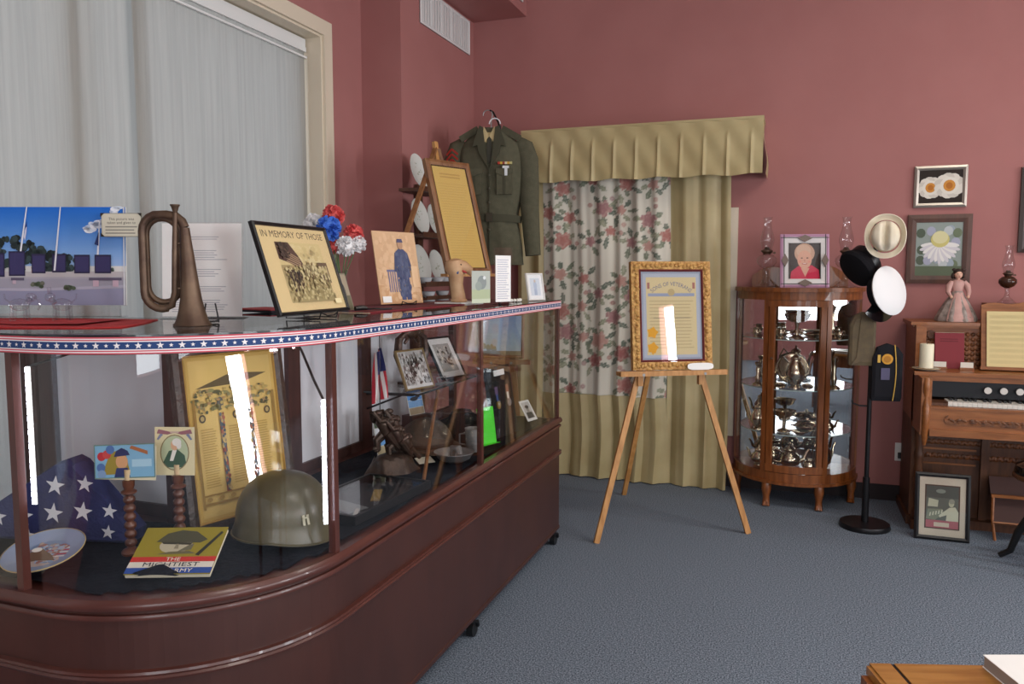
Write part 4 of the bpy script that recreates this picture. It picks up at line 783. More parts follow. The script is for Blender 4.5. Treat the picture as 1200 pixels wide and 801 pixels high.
# large framed roll of honour
def draw_roll(p, W, Hh):
    p.rect(0, 0, W, Hh, '#c6a559'); p.rect(W * 0.05, Hh * 0.03, W * 0.95, Hh * 0.97, '#d3b56c')
    p.pol([(W * 0.10, Hh * 0.80), (W * 0.5, Hh * 0.88), (W * 0.9, Hh * 0.86), (W * 0.6, Hh * 0.81)], '#5a5236')
    rr = random.Random(9)
    for k in range(18): p.ell(W * rr.uniform(0.08, 0.92), Hh * rr.uniform(0.66, 0.80), W * 0.05, Hh * 0.012, ('#6f6a43', '#585a3e', '#8d8a5a')[k % 3], 8)
    for x in (0.14, 0.50, 0.86): p.ell(W * x, Hh * 0.62, W * 0.035, Hh * 0.025, '#4a4534'); p.ell(W * x, Hh * 0.62, W * 0.02, Hh * 0.015, '#b09a64')
    for x in (0.17, 0.47, 0.76): p.lines(W * (x - 0.06), Hh * 0.2, W * (x + 0.1), Hh * 0.56, 24, C('#b2964f'), 0.4, 0.2, rr)
    for x in (0.34, 0.66):
        for k in range(12): p.rect(W * (x - 0.025), Hh * (0.16 + 0.04 * k), W * (x + 0.025), Hh * (0.20 + 0.04 * k), ('#8d4a38', '#4e5a5e', '#a5865a')[k % 3])
        p.ell(W * x, Hh * 0.7, W * 0.035, Hh * 0.04, '#5d5f58')
    p.speck(W * 0.06, Hh * 0.64, W * 0.94, Hh * 0.80, 130, ('#6f6a43', '#85805a', '#4f5238', '#b09a5c', '#a3845a', '#bfa565'), 0.008, 0.006, 61)
    for x in (0.34, 0.66): p.speck(W * (x - 0.035), Hh * 0.16, W * (x + 0.035), Hh * 0.66, 60, ('#9a5a44', '#5a6468', '#b59a64', '#8d4a38', '#46525a'), 0.005, 0.008, 62)
    for x in (0.06, 0.94): p.rect(W * (x - 0.012), Hh * 0.08, W * (x + 0.012), Hh * 0.74, '#8d7038')
    p.rect(W * 0.05, Hh * 0.10, W * 0.95, Hh * 0.115, '#8d7038'); p.rect(W * 0.05, Hh * 0.155, W * 0.95, Hh * 0.165, '#8d7038')
    for k in range(7): p.ell(W * (0.12 + 0.125 * k), Hh * 0.135, W * 0.03, Hh * 0.012, '#9a7c40', 10)
fr = framed('illustrated_scroll', 'dark ornate frame with a tall yellow illustrated scroll inside the case', 'picture', (-1.553, 1.925, ZI + 0.002), 72, 8, 0.37, 0.555, 0.032, mat('dark_carved_frame', '#2a1f18', 0.4, c2='#3d2c20', scale=30, bump=0.6, bscale=50), draw_roll, dep=0.035)
frame_bars(MB(), 0.312, 0.497, 0.007, 0.006, C('#b58f45', 0.4), front=0.0105, z0=0.029).build('gilt_fillet', fr)
# flat shadow box lying on the cloth
sb = T('shadow_box', 'flat black shadow box with a glass lid lying on the cloth', 'case', (-1.345, 2.26, ZI), 86)
MB().bx(-0.23, 0.23, -0.13, 0.13, 0, 0.006, BLACK).build('bottom', sb); b = MB(); b.bx(-0.23, 0.23, -0.13, -0.118, 0.006, 0.028, BLACK).bx(-0.23, 0.23, 0.118, 0.13, 0.006, 0.028, BLACK).bx(-0.23, -0.218, -0.118, 0.118, 0.006, 0.028, BLACK).bx(0.218, 0.23, -0.118, 0.118, 0.006, 0.028, BLACK); b.build('sides', sb)
MB().bx(-0.22, 0.22, -0.12, 0.12, 0.024, 0.026, GLASS).build('glass_lid', sb)
MB().box((0.05, -0.02, 0.009), (0.13, 0.03, 0.004), C('#b99b55'), (0, 0, 0.5)).build('medal_ribbon', sb); MB().box((-0.10, 0.01, 0.008), (0.08, 0.15, 0.003), C('#9aa0a4'), (0, 0, -0.25)).build('document', sb); MB().box((-0.14, -0.07, 0.011), (0.06, 0.012, 0.003), C('#d9d6cc'), (0, 0, 0.45)).build('ribbon_bar', sb)
# bronze group and its small flag
bz = T('bronze_group', 'dark bronze statuette of several soldiers clustered round a pole on a rocky base', 'statuette', (-1.45, 2.66, ZI), 70)
b = MB(); rr = random.Random(12)
b.grid(lambda u, v: ((0.115 * (1 - v * 0.35)) * cos(2 * PI * u) * (1 + 0.10 * sin(5 * 2 * PI * u + 3 * v)), (0.085 * (1 - v * 0.35)) * sin(2 * PI * u) * (1 + 0.08 * sin(7 * 2 * PI * u)), 0.055 * v + 0.006 * sin(9 * u * 2 * PI) * v), 36, 6, BRONZE)
b.sph((0, 0, 0.05), (0.078, 0.056, 0.02), BRONZE, 16, 6); b.build('rock_base', bz)
def soldier(x, y, z, s1, reach, crouch):
    """climbing figure facing -x, one leg forward, both arms reaching for the pole"""
    b = MB(Matrix.Translation((x, y, z)) @ Matrix.Diagonal((-s1, s1, s1, 1))); hz = 0.058 - 0.02 * crouch
    b.tube([(0.03, 0.014, 0.0), (0.034, 0.014, hz * 0.55), (0.0, 0.010, hz)], [0.009, 0.012, 0.015], BRONZE, 8)
    b.tube([(-0.050, -0.014, -0.006), (-0.022, -0.013, hz * 0.45), (0.0, -0.010, hz)], [0.009, 0.012, 0.015], BRONZE, 8)
    for s_ in (0.014, -0.014): b.sph((0.036 if s_ > 0 else -0.046, s_, 0.0), (0.014, 0.008, 0.008), BRONZE, 8, 5)
    b.tube([(-0.004, 0, hz - 0.006), (0.008, 0, hz + 0.02), (0.022, 0, hz + 0.045), (0.030, 0, hz + 0.058)], [0.018, 0.020, 0.023, 0.011], BRONZE, 10)
    b.sph((0.036, 0, hz + 0.070), (0.012, 0.011, 0.013), BRONZE, 10, 6); b.sph((0.034, 0, hz + 0.076), (0.017, 0.016, 0.011), BRONZE, 10, 6)
    b.sph((-0.004, 0, hz + 0.04), (0.013, 0.018, 0.017), BRONZE, 8, 6)
    for s_ in (-1, 1): b.tube([(0.022, s_ * 0.021, hz + 0.048), (0.044, s_ * 0.022, hz + 0.040 + reach * 0.3), (0.062, s_ * 0.006, hz + 0.052 + reach)], [0.010, 0.0085, 0.007], BRONZE, 8)
    b.build('soldier', bz)
for a in ((0.070, -0.012, 0.040, 1.0, 0.0, 0.9), (0.042, 0.020, 0.052, 1.05, 0.015, 0.4), (0.012, -0.020, 0.062, 1.05, 0.03, 0.2), (-0.012, 0.016, 0.082, 1.05, 0.035, 0.0), (-0.040, -0.008, 0.098, 1.05, 0.03, 0.1), (0.02, 0.0, 0.10, 1.0, 0.03, 0.0)): soldier(*a)
MB().tube([(0.03, 0, 0.06), (-0.04, 0, 0.20), (-0.06, 0, 0.245)], 0.004, BRONZE, 6).build('pole', bz)
fg = T('small_flag', 'small striped flag on a thin black stick above the bronze group', 'flag', (-1.4705, 2.6036, ZI + 0.247), 60)
MB().tube([(0, 0, 0), (0.003, 0, 0.28)], 0.0022, BLACK, 6).build('stick', fg)
b = MB()
def fcl(u, v): return (0.012 * (1 - v) - 0.003 + 0.075 * (0.35 - u) * (0.30 + 0.70 * (1 - v)), -0.012 * sin(u * 9 + v * 3) - 0.004, 0.045 + 0.19 * v - 0.02 * u)
for k in range(7): b.grid(lambda u, v, k=k: fcl((k + u) / 7, v), 2, 10, C('#b02d3a') if k % 2 == 0 else C('#ddd9d6'))
b.build('stripes', fg); b = MB(); b.grid(lambda u, v: tuple(Vector(fcl(u * 0.75, 0.55 + 0.45 * v)) + Vector((0, -0.002, 0))), 6, 5, C('#2b3566')); b.build('canton', fg)
# framed photographs on the glass shelf
def draw_group(p, W, Hh):
    p.rect(0, 0, W, Hh, '#b9b9b6'); rr = random.Random(2)
    for k in range(14): x, z = W * rr.uniform(0.1, 0.7), Hh * rr.uniform(0.4, 0.85); p.rect(x - 0.006, z - 0.03, x + 0.006, z, '#2c2b2a'); p.ell(x, z + 0.005, 0.006, 0.007, '#6a635c', 8)
    for k in range(7): x, z = W * rr.uniform(0.3, 0.9), Hh * rr.uniform(0.12, 0.35); p.ell(x, z, 0.008, 0.02, '#dcdcda', 8)
    p.speck(0, 0, W, Hh, 140, ('#35322f', '#8d8b86', '#d6d5d2', '#b0aeaa', '#55524e'), 0.006, 0.010, 71); p.rect(0, 0, W, Hh * 0.08, '#d0d0ce')
framed('group_photograph', 'brass framed black and white photograph of a group of men on the glass shelf', 'picture', (-1.548, 3.10, 0.937), 75, 22, 0.185, 0.185, 0.008, C('#8a744c', 0.4), draw_group, dep=0.014)
def draw_group2(p, W, Hh):
    p.rect(0, 0, W, Hh, '#d6d6d4'); p.rect(W * 0.14, Hh * 0.14, W * 0.86, Hh * 0.86, '#9c9b97'); rr = random.Random(6)
    for k in range(36): p.ell(W * rr.uniform(0.2, 0.8), Hh * rr.uniform(0.3, 0.75), 0.006, 0.008, ('#35332f', '#5c5a55', '#c0bdb6')[k % 3], 8)
framed('company_photograph', 'black framed photograph of a military company leaning on the glass shelf', 'picture', (-1.552, 3.48, 0.937), 75, 30, 0.185, 0.225, 0.009, BLACK, draw_group2, dep=0.014)
t = T('carved_scroll', 'dark carved ornament behind the framed photographs on the shelf', 'ornament', (-1.675, 3.27, 0.9355), 78)
b = MB()
for s_ in (-1, 1): b.tube([(s_ * 0.02, 0, 0.008), (s_ * 0.06, 0, 0.06), (s_ * 0.10, 0, 0.14), (s_ * 0.09, 0, 0.21), (s_ * 0.05, 0, 0.235), (s_ * 0.03, 0, 0.21), (s_ * 0.05, 0, 0.19)], [0.014, 0.018, 0.02, 0.018, 0.014, 0.011, 0.007], BRONZE, 8)
b.sph((0, 0, 0.24), (0.05, 0.018, 0.03), BRONZE, 12, 6); b.build('scrolls', t); MB().bx(-0.07, 0.07, -0.03, 0.03, 0, 0.012, BRONZE).build('foot', t)
t = T('wire_rack', 'short silver rack standing on the glass shelf between the photographs', 'stand', (-1.53, 3.30, 0.9355), 80)
MB().bx(-0.04, 0.04, -0.015, 0.015, 0, 0.006, STEEL).build('plate', t); MB().tube([(-0.035, 0, 0.006), (-0.035, 0.01, 0.03), (0.035, 0.01, 0.03), (0.035, 0, 0.006)], 0.0025, STEEL, 6).build('bail', t)
# second helmet, mess kit, cards, medal box
t = T('brown_helmet', 'dark brown weathered helmet lying behind the mess bowl', 'helmet', (-1.50, 3.05, ZI), 80)
DKH = mat('brown_felt', '#3d332a', 0.8, c2='#4a4036', scale=14, bump=0.4, bscale=60)
b = MB(); b.lathe([(0.15, 0.0), (0.148, 0.012), (0.122, 0.02)] + [(0.118 * cos(PI / 2 * k / 8), 0.02 + 0.115 * sin(PI / 2 * k / 8)) for k in range(9)], DKH, n=30, sx=1.08); b.build('crown', t); MB().lathe([(0.121, 0.022), (0.1225, 0.03), (0.1195, 0.038)], C('#2b221b'), n=30, sx=1.08).build('band', t)
t = T('mess_bowl', 'dented steel mess bowl with a folded spoon inside', 'bowl', (-1.285, 2.875, ZI))
MB().lathe([(0.0, 0.003), (0.045, 0.003), (0.066, 0.014), (0.078, 0.036), (0.083, 0.038), (0.083, 0.041), (0.074, 0.038), (0.06, 0.014), (0.04, 0.0), (0.0, 0.0)], STEEL, n=28).build('bowl', t)
b = MB(); b.tube([(-0.02, 0.02, 0.012), (-0.01, 0.015, 0.05), (0.02, 0.0, 0.055), (0.035, -0.02, 0.03)], [0.012, 0.016, 0.014, 0.01], STEEL, 8); b.build('folded_handle', t)
t = T('steel_cup', 'tall steel mess cup beside the mess bowl', 'cup', (-1.275, 3.06, ZI))
MB().lathe([(0.0, 0.004), (0.032, 0.004), (0.034, 0.02), (0.037, 0.098), (0.0395, 0.10), (0.0395, 0.103), (0.036, 0.102), (0.032, 0.01), (0.0, 0.008)], STEEL, n=22).build('body', t); MB().tube([(-0.036, -0.01, 0.08), (-0.06, -0.014, 0.075), (-0.06, -0.014, 0.035), (-0.034, -0.01, 0.03)], 0.004, STEEL, 6).build('handle', t)
t = T('white_tag', 'small blank cream card lying beside the mess bowl', 'card', (-1.37, 2.80, ZI), 50); MB().at((0, 0, 0.003), (0.25, 0, 0)).bx(-0.035, 0.035, -0.002, 0.05, 0, 0.0015, C('#ccc6b2')).build('card', t)
def snap(name, label, loc, rotz, tilt, w_, h_, cols):
    t = T(name, label, 'photograph', loc, rotz, tilt); MB().bx(-w_ / 2, w_ / 2, 0, 0.0015, 0, h_, C('#cfcfc8')).build('card', t); p = MB()
    for k, c in enumerate(cols): p.rect(-w_ / 2 + 0.003, h_ * k / len(cols) + 0.002, w_ / 2 - 0.003, h_ * (k + 1) / len(cols) - 0.0005, c)
    return t, p
t, p = snap('aircraft_photograph', 'small photograph of a dark aircraft against blue sky under the glass shelf', (-1.655, 3.285, ZI + 0.10), 72, 14, 0.10, 0.135, ('#a8967c', '#7fa9d6', '#5b95d4', '#4a8ad0')); p.ell(-0.005, 0.075, 0.026, 0.010, '#2c3540'); p.ell(0.015, 0.082, 0.02, 0.005, '#2c3540'); p.build('print', t)
t = T('card_block', 'low dark block under the aircraft photograph', 'block', (-1.65, 3.285, ZI), 72); MB().bx(-0.06, 0.06, -0.02, 0.05, 0, 0.10, DARKWOOD).build('body', t); MB().bx(-0.062, 0.062, -0.022, 0.052, 0.0, 0.008, BLACK).build('foot', t)
t, p = snap('landscape_card', 'narrow upright card with a blue and white scene behind the bronze group', (-1.61, 2.88, ZI), 75, 10, 0.075, 0.19, ('#b7a887', '#6fa3d8', '#d5dbe0', '#4c5a48', '#6b6a52')); p.build('print', t)
t = T('green_paper', 'neon green paper strip standing beside the post', 'paper', (-1.27, 3.22, ZI), 70, 8); MB().bx(-0.055, 0.055, 0, 0.0012, 0, 0.165, C('#4fd838')).build('sheet', t); MB().bx(-0.055, 0.055, -0.022, 0.0, 0, 0.0012, C('#4fd838')).build('fold', t)
mb_ = T('medal_box', 'upright black medal display with two hanging medals and a white label', 'display board', (-1.258, 3.44, ZI), 82, 10)
MB().bx(-0.11, 0.11, 0, 0.02, 0, 0.33, C('#121315', 0.9)).build('board', mb_)
MB().bx(-0.05, 0.05, -0.004, 0, 0.285, 0.312, C('#d8d8d6')).build('label_plate', mb_)
for x in (-0.05, 0.055):
    md = MB().bx(x - 0.013, x + 0.013, -0.003, 0, 0.20, 0.235, C('#5c4a6a' if x < 0 else '#7a4a3a')).bx(x - 0.008, x + 0.008, -0.003, 0, 0.165, 0.20, C('#c6c2b6' if x > 0 else '#3d4a78')).build('medal_ribbon', mb_)
    MB().cyl((x, -0.006, 0.15), (x, -0.001, 0.15), 0.019, mat('medal_gold', '#b5954a', 0.35, metal=0.8) if x < 0 else STEEL, n=18).build('medal', md)
t = T('portrait_snapshot', 'small white-bordered portrait snapshot tilted at the end of the case', 'photograph', (-1.262, 3.83, ZI), 75, 32)
MB().bx(-0.045, 0.045, 0, 0.0015, 0, 0.115, C('#d9d7d2')).build('card', t); p = MB(); p.rect(-0.035, 0.014, 0.035, 0.105, '#b3b1ab'); p.pol([(-0.03, 0.014), (0.03, 0.014), (0.024, 0.048), (-0.024, 0.048)], '#3a3a3c'); p.ell(0, 0.062, 0.013, 0.017, '#8d877e'); p.ell(0, 0.078, 0.017, 0.010, '#3c3a38'); p.build('print', t)
t = T('walking_stick', 'slim brown wooden walking stick leaning across the case floor', 'stick', (0, 0, 0)); MB().tube([(-1.24, 2.50, ZI + 0.008), (-1.36, 2.80, 0.77), (-1.52, 3.22, 0.905)], [0.007, 0.0075, 0.008], PINED, 8).build('shaft', t); MB().sph((-1.524, 3.23, 0.91), 0.011, PINED, 10, 6).build('knob', t)
t = T('dark_pouch', 'dark rumpled cloth pouch beside the green paper', 'pouch', (-1.42, 3.27, ZI), 20); MB().lathe([(0.0, 0), (0.07, 0), (0.085, 0.03), (0.075, 0.09), (0.05, 0.125), (0.03, 0.14), (0.0, 0.142)], C('#191a20', 0.9), n=20, flute=0.06, nf=7).build('bag', t); MB().lathe([(0.042, 0.128), (0.046, 0.132), (0.042, 0.137)], C('#35302c'), n=20).build('drawstring', t)
# ------------------------------------------------------------------ uniform, plate rack and lower easel behind the case
gs = T('garment_stand', 'thin black garment stand behind the uniform jacket', 'stand', (-1.85, 4.90, 0))
MB().lathe([(0.0, 0.0), (0.17, 0.0), (0.17, 0.012), (0.14, 0.02), (0.02, 0.03), (0.0, 0.03)], BLACKM, n=24).build('base', gs)
MB().cyl((0, 0, 0.03), (0, 0, 2.41), 0.011, BLACKM).build('pole', gs); MB().tube([(0, 0, 2.40), (0, -0.03, 2.43), (0, -0.12, 2.475), (0, -0.165, 2.475)], 0.006, BLACKM, 6).build('arm', gs)
jk = T('uniform_jacket', 'dark olive military dress jacket with khaki shirt, ribbons and red chevrons on a hanger', 'jacket', (-1.85, 4.75, 1.50), 14)
JM = mat('olive_wool', '#525040', 0.9, c2='#5a5746', scale=30, bump=0.25, bscale=200, spec=0.2)
JD = mat('olive_wool_seam', '#474537', 0.9, spec=0.2)
def body(u, v):
    a = -PI + 2 * PI * u; z = v * 0.86
    w_ = 0.185 + 0.02 * (1 - v) ** 2 - 0.025 * math.exp(-((z - 0.30) / 0.10) ** 2) + (0.03 * math.exp(-((z - 0.62) / 0.16) ** 2)); d_ = 0.095
    k = 1.0
    if z > 0.70: k = max(0.30, 1 - ((z - 0.70) / 0.16) ** 2.2 * 0.70)
    f_ = 0.006 * sin(11 * a + 3 * z) * (1 - v) + 0.004 * sin(5 * a + 14 * z)
    ss = math.copysign(abs(sin(a)) ** 0.8, sin(a))
    return (w_ * k * ss + f_, -(d_ * (0.65 + 0.35 * k)) * cos(a) + f_, z)
MB().grid(body, 48, 26, JM).build('body', jk)
for s_ in (-1, 1):
    tw = 1.0 if s_ > 0 else 0.92
    P = [(s_ * 0.165, 0.0, 0.775), (s_ * 0.205, -0.004, 0.74), (s_ * 0.232, -0.008, 0.66), (s_ * 0.242, -0.012, 0.52), (s_ * 0.248, -0.015, 0.36), (s_ * 0.262, -0.03, 0.18), (s_ * 0.272, -0.035, 0.06)]
    MB().tube(P, [0.045, 0.068, 0.072, 0.066, 0.060, 0.054, 0.050], JM, 16, flat=0.72).build('sleeve', jk)
    MB().bar((s_ * 0.075, -0.055, 0.855), (s_ * 0.19, -0.055, 0.79), 0.04, 0.008, JM, up=(0, 1, 0.3)).build('shoulder_strap', jk)
    MB().prism([(s_ * 0.005, 0.60), (s_ * 0.065, 0.70), (s_ * 0.075, 0.745), (s_ * 0.105, 0.735), (s_ * 0.095, 0.775), (s_ * 0.06, 0.865), (s_ * 0.04, 0.855), (s_ * 0.02, 0.70)], -0.112, -0.098, JD, axis='y').build('lapel', jk)
    pk = MB().bx(s_ * 0.095 - 0.048, s_ * 0.095 + 0.048, -0.112, -0.09, 0.44, 0.58, JM).build('pocket', jk)
    MB().prism([(s_ * 0.095 - 0.052, 0.60), (s_ * 0.095 - 0.052, 0.572), (s_ * 0.095, 0.553), (s_ * 0.095 + 0.052, 0.572), (s_ * 0.095 + 0.052, 0.60)], -0.119, -0.10, JM, axis='y').bx(s_ * 0.095 - 0.008, s_ * 0.095 + 0.008, -0.1145, -0.111, 0.44, 0.56, JD).build('pocket_flap', pk)
MB().prism([(-0.036, 0.82), (0.0, 0.64), (0.036, 0.82), (0.02, 0.825), (-0.02, 0.825)], -0.094, -0.086, C('#b5a274'), axis='y').build('shirt_front', jk)
MB().prism([(-0.012, 0.80), (0.012, 0.80), (0.018, 0.66), (0.0, 0.63), (-0.018, 0.66)], -0.100, -0.094, C('#3c3a30'), axis='y').build('necktie', jk)
for s_ in (-1, 1): MB().prism([(0, 0.80), (s_ * 0.028, 0.765), (s_ * 0.042, 0.785), (s_ * 0.034, 0.862)], -0.104, -0.096, C('#b9a67a'), axis='y').build('shirt_collar', jk)
for k in range(5): MB().sph((0.0, -0.116, 0.56 - 0.085 * k), (0.009, 0.005, 0.009), C('#4a4638', 0.3), 10, 6).build('button', jk)
b = MB(); b.bx(-0.004, 0.002, -0.1065, -0.09, 0.02, 0.60, JD); b.build('front_seam', jk)
MB().grid(lambda u, v: (lambda a: (0.195 * math.copysign(abs(sin(a)) ** 0.8, sin(a)), -0.105 * cos(a) - 0.004, 0.275 + 0.045 * v + 0.03 * (0.5 - u) * 0.8))(-PI / 2 + PI * u), 24, 2, JD).build('belt', jk)
MB().bx(-0.02, 0.02, -0.122, -0.108, 0.27, 0.325, C('#3a3528', 0.4)).build('buckle', jk)
b = MB()
for k, c in enumerate(('#b0392f', '#c9a640', '#8f3a34', '#d9c9a0', '#c99a3c', '#b9b07a')): b.bx(0.055 + 0.015 * k, 0.07 + 0.015 * k, -0.122, -0.10, 0.625, 0.64, C(c))
b.build('ribbon_bar', jk); MB().bx(0.085, 0.125, -0.121, -0.11, 0.60, 0.615, C('#d8d8d8')).bx(0.098, 0.116, -0.121, -0.118, 0.555, 0.60, C('#d5d8da')).build('badge', jk)
b = MB(Matrix.Translation((-0.238, -0.100, 0.665)) @ Euler((0, 0, R(-22))).to_matrix().to_4x4())
for k in range(3):
    for s_ in (-1, 1): b.bar((0, 0, 0.06 - 0.032 * k), (s_ * 0.042, 0.006, 0.025 - 0.032 * k), 0.012, 0.004, C('#a8352c'), up=(0, 1, 0))
b.build('chevrons', jk)
hg = T('coat_hanger', 'white plastic coat hanger inside the olive jacket', 'hanger', (-1.85, 4.75, 2.36), 14)
MB().tube([(-0.15, 0, -0.09), (-0.05, 0, -0.01), (0, 0, 0.01), (0.05, 0, -0.01), (0.15, 0, -0.09)], 0.006, C('#d8d8da'), 8).build('shoulders', hg)
MB().tube([(0, 0, 0.01), (0, 0, 0.06)] + [(-0.022 + 0.030 * cos(a), 0, 0.09 + 0.030 * sin(a)) for a in [(-0.3 + 0.45 * k) for k in range(9)]], 0.0035, STEEL, 8).build('hook', hg)
MB().tube([(0.03 + 0.035 * cos(PI * k / 8), -0.06, 0.022 + 0.035 * sin(PI * k / 8)) for k in range(9)], 0.004, C('#d8d8da'), 6).build('collar_ring', hg)
rk = T('plate_rack', 'dark wooden plate rack with shelves against the mauve wall', 'rack', (-2.13, 4.36, 0), 90)
DW2 = mat('rack_wood', '#4d2f22', 0.5, c2='#5e3b2a', scale=8, stretch=(5, 5, 1))
MB().bx(0.10, 0.17, 0.10, 0.12, 0.02, 2.0, DW2).build('back_post', rk); MB().bx(-0.16, 0.16, -0.10, 0.12, 0, 0.02, DW2).build('base_board', rk)
for z, d_ in ((0.35, -0.085), (0.85, -0.08), (1.30, -0.08), (1.385, -0.075), (1.68, -0.06), (1.95, -0.05)):
    sv = MB().bx(-0.15, 0.21, d_, 0.10, z - 0.018, z, DW2).build('shelf', rk); MB().bx(-0.15, 0.21, d_ - 0.004, d_ + 0.006, z, z + 0.012, DW2).build('lip', sv)
def plate(loc, r_, label):
    t = T('china_plate', label, 'plate', loc, 90, 0, group='white china plates on the plate rack'); A = Matrix.Translation((0, 0, r_)) @ Matrix.Rotation(R(90 - 14), 4, 'X')
    MB(A).lathe([(0.0, 0.003), (r_ * 0.6, 0.003), (r_ * 0.72, 0.008), (r_, 0.014), (r_, 0.011), (r_ * 0.7, 0.002), (r_ * 0.5, -0.002), (0.0, -0.002)], C('#d3d3cd', 0.25), n=32).build('dish', t)
    b = MB(A); rr = random.Random(int(r_ * 1e4) + int(loc[1] * 100))
    for k in range(14): a, q = rr.uniform(0, 6.28), rr.uniform(0, r_ * 0.5); b.sph((q * cos(a), q * sin(a), 0.0035), (0.006, 0.004, 0.0008), (C('#9aa58a'), C('#b3a79a'), C('#8b9a86'))[k % 3], 8, 4)
    b.build('floral_decoration', t)
for y, z, r_, lb in ((4.32, 1.386, 0.118, 'large sprigged china plate on the rack shelf with the bowls, beside the soldier photograph'), (4.545, 1.386, 0.105, 'large sprigged china plate on the rack shelf with the bowls, half behind the document frame'), (4.31, 1.681, 0.108, 'china plate on the middle shelf of the rack, crossed by the easel leg'), (4.52, 1.681, 0.10, 'china plate on the middle shelf of the rack, half behind the document frame'), (4.30, 1.951, 0.105, 'single china plate on the topmost shelf of the plate rack')): plate((-2.15, y, z), r_, lb)
def tcup(loc, lb):
    t = T('china_cup', lb, 'bowl', loc, 0, 0, 'small bowls on the plate rack'); MB().lathe([(0.0, 0.003), (0.02, 0.003), (0.02, 0.0), (0.024, 0.0), (0.038, 0.018), (0.042, 0.034), (0.040, 0.034), (0.034, 0.018), (0.0, 0.006)], C('#cfd2d6', 0.25), n=22).build('bowl', t); MB().lathe([(0.0415, 0.033), (0.0428, 0.0345), (0.041, 0.036)], C('#a9adb8', 0.3), n=22).build('rim', t)
for y, z, lb in ((4.26, 1.386, 'small white bowl on the plate shelf of the rack, beside the soldier photograph'), (4.43, 1.386, 'small white bowl on the rack between the two large plates'), (4.54, 1.386, 'small white bowl on the plate shelf, half behind the document frame'), (4.30, 1.301, 'small white bowl on the lowest visible rack shelf, beside the soldier photograph'), (4.50, 1.301, 'small white bowl on the lowest visible rack shelf, behind the bird carving')): tcup((-2.085, y, z + 0.0008), lb)
def easel(name, label, loc, rotz, zt, half, splay, rear, top, frame_h, m=PINE):
    t = T(name, label, 'easel', loc, rotz)
    k = (top) / 1.0
    for s_ in (-1, 1): MB().bar((s_ * splay, 0, 0), (s_ * 0.03, 0.16, top), 0.030, 0.018, m, up=(0, 1, 0.1)).build('leg', t)
    MB().bar((0.0, rear, 0), (0, 0.17, top - 0.02), 0.028, 0.018, m, up=(0, 1, 0.1)).build('rear_leg', t)
    tr = MB().bx(-half, half, -0.075 + 0.16 * zt / top, 0.16 * zt / top + 0.005, zt - 0.02, zt, m).build('tray', t); MB().bx(-half, half, -0.079 + 0.16 * zt / top, -0.067 + 0.16 * zt / top, zt - 0.02, zt + 0.008, m).build('tray_lip', tr)
    MB().bar((-0.12, 0.16 * 0.62, top * 0.8), (0.12, 0.16 * 0.62, top * 0.8), 0.03, 0.014, m).build('cross_brace', t)
    for s_ in (-1, 1):
        x = s_ * (splay + (0.03 - splay) * zt / top); MB().box((x, 0.16 * zt / top - 0.015, zt - 0.05), (0.03, 0.03, 0.06), m).build('tray_bracket', t); MB().cyl((x, 0.16 * zt / top - 0.08, zt - 0.012), (x, 0.16 * zt / top - 0.074, zt - 0.012), 0.008, STEEL, n=10).build('bolt', t)
    MB().box((0, 0.165, top - 0.01), (0.10, 0.03, 0.05), m).build('top_block', t)
    return t
ang = 30.0
easel('floor_easel', 'light wooden tripod easel standing on the carpet in front of the curtain', (-0.585, 4.245, 0), ang, 0.915, 0.305, 0.44, 0.86, 1.42, 0.6)
def draw_cert(p, W, Hh):
    p.rect(0, 0, W, Hh, '#8f97a6'); p.rect(W * 0.04, Hh * 0.03, W * 0.96, Hh * 0.97, '#a5adb9'); p.rect(W * 0.09, Hh * 0.06, W * 0.91, Hh * 0.93, '#c9b98e')
    p.txt('SONS OF VETERANS', W * 0.5, Hh * 0.835, 0.031, '#5d6683', 0.84, arc=0.17)
    p.rect(W * 0.12, Hh * 0.715, W * 0.88, Hh * 0.75, '#8d97ac'); p.ell(W * 0.5, Hh * 0.76, 0.02, 0.02, '#b29f74')
    for x in (0.13, 0.87): p.rect(W * (x - 0.02), Hh * 0.80, W * (x + 0.02), Hh * 0.87, '#9d6a62')
    p.lines(W * 0.14, Hh * 0.12, W * 0.86, Hh * 0.68, 15, C('#ab9b74'), 0.22, 0.1); p.rect(W * 0.2, Hh * 0.47, W * 0.8, Hh * 0.478, '#77705c')
    for z in (0.31, 0.14): p.ell(W * 0.18, Hh * z, 0.024, 0.024, '#d9a02c'); p.star(W * 0.18, Hh * z, 0.034, C('#d59a28'), 0.2, 0.7)
    p.pol([(W * 0.13, Hh * 0.12), (W * 0.23, Hh * 0.12), (W * 0.18, Hh * 0.06)], '#d59a28')
a_ = R(ang); lx, ly = 0.03, 0.02
gx, gy = -0.585 + lx * cos(a_) - 0.085 * sin(a_) + 0.0, 4.245 + lx * sin(a_) + 0.085 * cos(a_)
gf = framed('certificate_picture', 'ornate gilt frame with a Sons of Veterans certificate on the tripod easel', 'picture', (-0.612, 4.288, 0.925), ang, 6.5, 0.455, 0.590, 0.052, GOLD, draw_cert, dep=0.04)
frame_bars(MB(), 0.372, 0.507, 0.014, 0.010, C('#5d1f1f', 0.4), front=0.0115, z0=0.0415).build('inner_liner', gf)
b = MB(); rr = random.Random(8)
